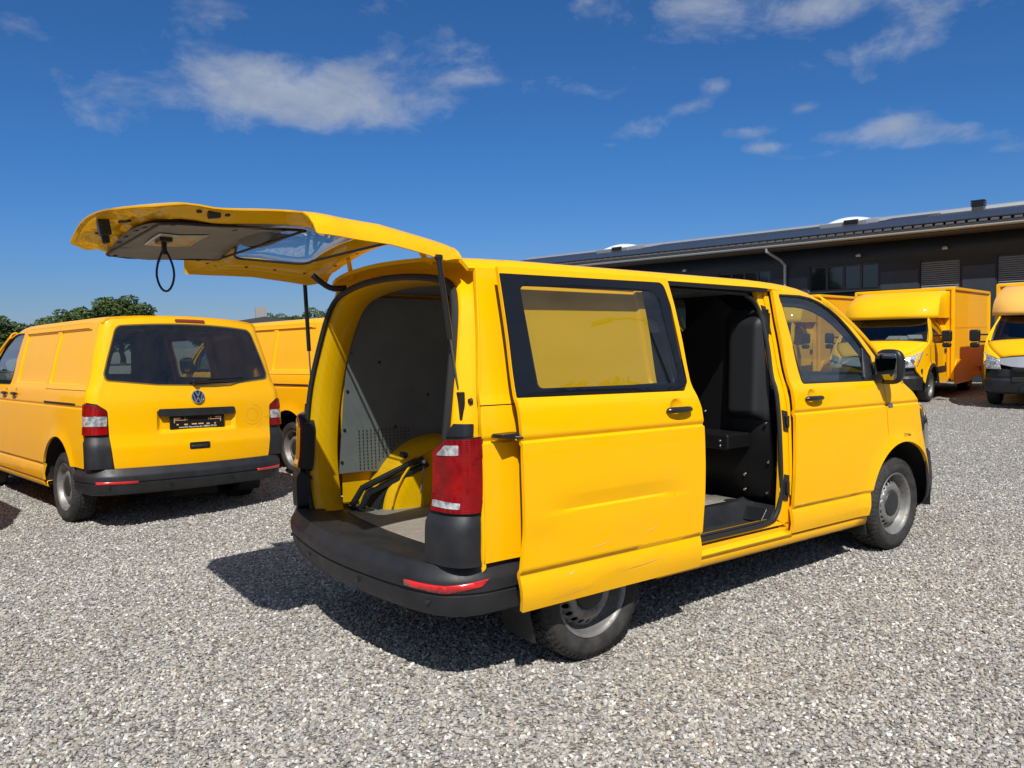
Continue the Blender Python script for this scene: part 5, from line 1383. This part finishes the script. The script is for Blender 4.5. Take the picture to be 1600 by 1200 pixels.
MAT['roof_tile'] = material('grey_roof_tile', (.11, .11, .115), .7)
MAT['chimney'] = material('dark_zinc_chimney', (.07, .075, .08), .5, .4)

# ------------------------------------------------------------------ trees
def tree_parts(seed, h, spread, leaf='leaf', nleaf=13000, size=.155):
    rg = np.random.default_rng(seed); tr = MB(); blobs = []
    trunk = h*.20
    tr.tube([(0, 0, -.2), (.03*h*.2, 0, trunk*.5), (0, .02*h, trunk), (.02*h, 0, h*.62), (0, 0, h*.85)], [h*.035, h*.028, h*.024, h*.014, h*.004], 8)
    nb = 13
    for k in range(nb):
        a = k*2.4+rg.uniform(-.4, .4); z0 = trunk*.9+(h*.6-trunk*.9)*k/nb
        L = spread*(.45+.5*rg.random())*(1-.35*k/nb)
        p0 = Vector((0, 0, z0)); p2 = Vector((math.cos(a)*L, math.sin(a)*L, z0+L*.55+rg.uniform(0, .1)*h)); p1 = p0.lerp(p2, .5)+Vector((0, 0, -.05*L))
        tr.tube([p0, p1, p2], [h*.011, h*.008, h*.003], 5)
        blobs.append((p2, spread*rg.uniform(.24, .40)))
        for j in range(3):
            q = p1.lerp(p2, rg.uniform(.4, 1.0))+Vector(rg.uniform(-1, 1, 3))*spread*.28; blobs.append((q, spread*rg.uniform(.16, .28)))
    for j in range(7): blobs.append((Vector((rg.uniform(-.45, .45)*spread, rg.uniform(-.45, .45)*spread, h*rg.uniform(.72, .95))), spread*rg.uniform(.18, .30)))
    w = np.array([b[1]**2 for b in blobs]); w /= w.sum(); idx = rg.choice(len(blobs), nleaf, p=w)
    C = np.array([blobs[i][0] for i in idx]); Rr = np.array([blobs[i][1] for i in idx])
    d = rg.normal(size=(nleaf, 3)); d /= np.linalg.norm(d, axis=1)[:, None]
    P = C+d*(Rr*rg.uniform(.55, 1.05, nleaf)**.6)[:, None]*np.array([1, 1, .8])
    n_ = d+rg.normal(size=(nleaf, 3))*.7; n_ /= np.linalg.norm(n_, axis=1)[:, None]
    t = np.cross(n_, rg.normal(size=(nleaf, 3))); t /= np.linalg.norm(t, axis=1)[:, None]; bt = np.cross(n_, t)
    s = size*rg.uniform(.6, 1.4, nleaf)[:, None]
    V = np.stack([P-t*s, P+bt*s*.6, P+t*s, P-bt*s*.6], 1).reshape(-1, 3)
    me = bpy.data.meshes.new('crown'); me.from_pydata(V.tolist(), [], np.arange(nleaf*4).reshape(-1, 4).tolist())
    at = me.attributes.new('leaf_tone', 'FLOAT', 'FACE'); tone = np.clip(rg.normal(.45, .22, nleaf), 0, 1); at.data.foreach_set('value', tone.astype(np.float32))
    me.materials.append(MAT[leaf])
    mt = bpy.data.meshes.new('trunk'); mt.from_pydata(tr.v, [], tr.f); mt.materials.append(MAT['bark'])
    return mt, me
TREES = [tree_parts(3, 8.2, 3.4), tree_parts(5, 8.0, 3.0, 'leaf'), tree_parts(9, 8.5, 3.8, 'leaf2'), tree_parts(11, 7.6, 3.2, 'leaf')]
def tree(v, loc, sc, rz, label, group):
    r = empty('tree', loc, rz); r.scale = (sc, sc, sc)
    link('trunk', TREES[v][0], None, r); link('crown', TREES[v][1], None, r)
    tag(r, label, 'tree', group); return r
def ray_dir(u, v):
    d = cf+cr2*((u-800)/FPX)+cu2*((600-v)/FPX); return d/math.hypot(d.x, d.y)
def tree_at(v, u, dist, top_v, rz, label, group, base_h=8.4, wide=1.25):
    d = ray_dir(u, top_v); p = CAM+d*dist
    r = tree(v, (p.x, p.y, 0), p.z/base_h, rz, label, group); r.scale = (r.scale[0]*wide, r.scale[1]*wide, r.scale[2]); return r

# ------------------------------------------------------------------ ground
def ground():
    me = bpy.data.meshes.new('gravel_yard'); s = 900
    me.from_pydata([(-s, -s, 0), (s, -s, 0), (s, s, 0), (-s, s, 0)], [], [(0, 1, 2, 3)])
    g = link('gravel_yard', me, 'ground'); tag(g, kind='structure')
    # loose stones near the camera
    rg = np.random.default_rng(2); pts = []
    for r0, r1, dens in ((2.2, 4.2, 4600), (4.2, 6.5, 3700), (6.5, 9.5, 2200), (9.5, 14, 1050), (14, 20, 520), (20, 28, 260)):
        half = R(43); n = int(half*(r1*r1-r0*r0)*dens)
        r = np.sqrt(rg.uniform(r0*r0, r1*r1, n)); a = YAW+rg.uniform(-half, half, n)
        pts.append(np.stack([CAM.x+r*np.cos(a), CAM.y+r*np.sin(a), rg.normal(.001, .003, n)], 1))
    P = np.concatenate(pts)
    # no pebbles pushed into tyres
    for cx, cy, hx, hy in [(0, -.81, .12, .13), (0, .81, .12, .13), (3, -.81, .12, .13), (3, .81, .12, .13)]:
        P = P[~((abs(P[:, 0]-cx) < hx) & (abs(P[:, 1]-cy) < hy))]
    me = bpy.data.meshes.new('loose_gravel'); me.vertices.add(len(P)); me.vertices.foreach_set('co', P.astype(np.float32).ravel())
    o = link('loose_gravel', me, 'stone'); tag(o, 'loose grey and beige crushed stones covering the yard', 'gravel', kind='stuff')
    ng = bpy.data.node_groups.new('scatter_stones', 'GeometryNodeTree')
    ng.interface.new_socket('Geometry', in_out='INPUT', socket_type='NodeSocketGeometry'); ng.interface.new_socket('Geometry', in_out='OUTPUT', socket_type='NodeSocketGeometry')
    N = ng.nodes; L = ng.links
    gi = N.new('NodeGroupInput'); go = N.new('NodeGroupOutput')
    m2p = N.new('GeometryNodeMeshToPoints'); L.new(gi.outputs[0], m2p.inputs['Mesh'])
    gtos = []
    joinv = N.new('GeometryNodeGeometryToInstance')
    for k in range(4):
        ico = N.new('GeometryNodeMeshIcoSphere'); ico.inputs['Subdivisions'].default_value = 2 if k < 2 else 1; ico.inputs['Radius'].default_value = 1.0
        ns = N.new('ShaderNodeTexNoise'); ns.inputs['Scale'].default_value = 1.1; ns.noise_dimensions = '4D'; ns.inputs['W'].default_value = k*7.3; ns.inputs['Detail'].default_value = 1
        sb = N.new('ShaderNodeVectorMath'); sb.operation = 'SUBTRACT'; sb.inputs[1].default_value = (.5, .5, .5); L.new(ns.outputs['Color'], sb.inputs[0])
        sc_ = N.new('ShaderNodeVectorMath'); sc_.operation = 'SCALE'; sc_.inputs['Scale'].default_value = 1.7; L.new(sb.outputs[0], sc_.inputs[0])
        sp = N.new('GeometryNodeSetPosition'); L.new(ico.outputs['Mesh'], sp.inputs['Geometry']); L.new(sc_.outputs[0], sp.inputs['Offset'])
        sh = N.new('GeometryNodeSetShadeSmooth'); sh.inputs['Shade Smooth'].default_value = False; L.new(sp.outputs[0], sh.inputs[0])
        sm_ = N.new('GeometryNodeSetMaterial'); sm_.inputs['Material'].default_value = MAT['stone']; L.new(sh.outputs[0], sm_.inputs['Geometry'])
        gtos.append(sm_)
    for g_ in gtos[::-1]: L.new(g_.outputs[0], joinv.inputs[0])
    iop = N.new('GeometryNodeInstanceOnPoints'); L.new(m2p.outputs[0], iop.inputs['Points']); L.new(joinv.outputs[0], iop.inputs['Instance'])
    iop.inputs['Pick Instance'].default_value = True
    ri = N.new('FunctionNodeRandomValue'); ri.data_type = 'INT'; ri.inputs[4].default_value = 0; ri.inputs[5].default_value = 3; L.new(ri.outputs[2], iop.inputs['Instance Index'])
    rr = N.new('FunctionNodeRandomValue'); rr.data_type = 'FLOAT_VECTOR'; rr.inputs[0].default_value = (-.5, -.5, 0); rr.inputs[1].default_value = (.5, .5, 6.283); L.new(rr.outputs[0], iop.inputs['Rotation'])
    rs = N.new('FunctionNodeRandomValue'); rs.data_type = 'FLOAT_VECTOR'; rs.inputs[0].default_value = (.0048, .0040, .0034); rs.inputs[1].default_value = (.0138, .0104, .0076); rs.inputs['Seed'].default_value = 5; L.new(rs.outputs[0], iop.inputs['Scale'])
    L.new(iop.outputs[0], go.inputs[0])
    md = o.modifiers.new('scatter', 'NODES'); md.node_group = ng

# ------------------------------------------------------------------ put the place together
ground()
mv = main_van()

VROW = 'yellow panel vans parked in a row'
van0 = closed_van()
def place_van(o, x, y, yaw, label, roll=0.0):
    o.location = (x, y, -.915*roll); o.rotation_euler = (roll, 0, R(yaw)); o.scale = (.98, .98, .98); tag(o, label, 'van', VROW)
van1 = van0
place_van(van1, VAN1[0], VAN1[1], VAN1[2], 'closed yellow panel van seen from behind with dark rear window and empty plate holder', .043)
van2 = copy_tree(van0); place_van(van2, VAN2[0], VAN2[1], VAN2[2], 'yellow panel van half hidden behind the open van, one rear wheel showing')
van3 = copy_tree(van0); place_van(van3, VAN3[0], VAN3[1], VAN3[2], 'yellow panel van at the left end of the row, just outside the frame')

TROW = 'yellow box trucks parked in front of the hall'
t1 = box_truck(); t1.location = (TR1[0], TR1[1], 0); t1.rotation_euler = (0, 0, TRUCK_YAW)
tag(t1, 'yellow box truck with papers on its dashboard, middle one in front of the hall', 'truck', TROW)
lat = Vector((-math.sin(TRUCK_YAW), math.cos(TRUCK_YAW), 0))
t2 = copy_tree(t1); t2.location = Vector((TR2[0], TR2[1], 0)); tag(t2, 'yellow box truck cut off by the right edge, with faded wind deflector', 'truck', TROW)
t3 = copy_tree(t1); t3.location = Vector((TR3[0], TR3[1], 0)); tag(t3, 'yellow box truck mostly hidden behind the open van, seen through its cab windows', 'truck', TROW)
for ch in t2.children:
    if ch.name.startswith('wind_deflector'):
        ch.data = ch.data.copy(); ch.data.materials[0] = MAT['yellow_faded']; ch['label'] = 'faded pale wind deflector with a darker logo ghost'
        gh = MB()
        def fr(u, v): 
            y = -.35+.9*u; z = 2.06+.26*v; vv = (z-1.845)/.62; return (-.12-.16*vv-.62*vv**3-.28*abs(y)**4+.004, y, z)
        for u0, u1, v0, v1 in ((.0, .45, .55, .95), (.1, .6, .3, .5), (.35, .9, .1, .35)): gh.grid(lambda u, v: fr(u0+(u1-u0)*u+.1*v, v0+(v1-v0)*v), 8, 3)
        gh.build('logo_ghost', 'yellow_patch', t2)
pp = MB()
for y, x, rz in ((.45, -.06, 8), (.18, -.03, -12), (.62, -.10, 25)):
    pp.box((x, y, 1.405+.012*abs(rz)/10), (.20, .29, .006), Matrix.Rotation(R(rz), 3, 'Z') @ Matrix.Rotation(R(24), 3, 'Y'))
po = pp.build('paper_sheets', 'paper', None); po.matrix_world = Matrix.Translation(t1.location) @ Matrix.Rotation(TRUCK_YAW, 4, 'Z')
tag(po, 'white papers lying on the dashboard of the middle box truck', 'papers')

hall()
TG = 'trees beyond the parked vans'
tree_at(0, 186, 82, 452, .4, 'rounded tree rising above the roof of the rear-facing closed van', TG)
tree_at(1, 136, 88, 469, 1.9, 'lower tree left of the rounded one above the closed van', TG)
tree_at(2, 95, 84, 485, 3.1, 'small tree at the left foot of the clump above the closed van', TG)
tree_at(3, 2, 70, 486, 2.2, 'dark tree at the left edge of the photo behind the van cab', TG)
tree_at(1, 34, 86, 506, 5.2, 'low tree next to the dark one at the left edge', TG)
TG2 = 'distant treeline seen under the raised tailgate'
for i, (u, tv, lb) in enumerate(((325, 493, 'tiny dark treetop alone above the roof of the rear-facing closed van'), (392, 494, 'distant tree at the left end of the far treeline, left of the grey chimney'),
        (424, 490, 'distant tree directly right of the grey outbuilding chimney'), (444, 489, 'distant tree in the treeline, second to the right of the grey chimney'), (462, 488, 'distant tree in the treeline just left of the left gas strut'),
        (484, 485, 'distant tree in the treeline behind the left gas strut'), (506, 481, 'tallest distant tree of the treeline, right of the left gas strut'), (536, 486, 'distant tree hidden behind the open tail frame of the delivery van'))):
    tree_at(i % 4, u, 118+7*(i % 3), tv, i*1.3, lb, TG2)
# grey outbuilding far behind the treeline gap
ob = empty('outbuilding'); d = ray_dir(412, 500); p = CAM+d*105; ob.location = (p.x, p.y, 0); ob.rotation_euler = (0, 0, R(75))
tag(ob, 'small grey building with a low roof and a chimney, just above the second closed van', 'building')
MB().box((0, 0, 2.2), (5, 9, 4.4)).build('wall', 'greywall', ob)
MB().prism([(-5.2, 4.4), (5.2, 4.4), (0, 5.2)], 'x', -2.8, 2.8).build('roof', 'roof', ob, smooth=0)
MB().box((0, 0.3, 5.7), (.8, 1.4, 1.6)).build('chimney', 'greywall', ob)
# things behind and beside the camera that the glass and paint mirror
lp = empty('street_lamp', (16.1, -13.7, 0)); tag(lp, 'grey street lamp mirrored in the side door glass', 'street lamp')
MB().tube([(0, 0, 0), (0, 0, 5.0), (0, 0, 8.6)], [.09, .07, .05], 10).build('pole', 'lamp_metal', lp)
MB().tube([(0, 0, 8.5), (-.5, -.3, 8.75), (-.9, -.5, 8.8)], .035, 8).build('arm', 'lamp_metal', lp)
MB().box((-1.2, -.68, 8.82), (.75, .24, .12), Matrix.Rotation(R(30), 3, 'Z')).build('lamp_head', 'lamp_metal', lp, bevel=.04)
BG = 'trees along the street side of the yard'
for i, (x, y, sc) in enumerate(((13.9, -15.9, .92), (9.5, -19.5, .85), (17.5, -17.5, .80), (24, -16, .9), (-2, -26, 1.0), (-14, -24, 1.1), (-24, -14, 1.2), (-30, -4, 1.1), (-31, 8, 1.15), (-27, 18, 1.0), (-34, 28, 1.2), (4, -27, .9))):
    tree(i % 4, (x, y, 0), sc, i*.9, 'broad leafy tree along the street side of the yard' if i else 'broad leafy tree mirrored in the glass of the open side door', BG)
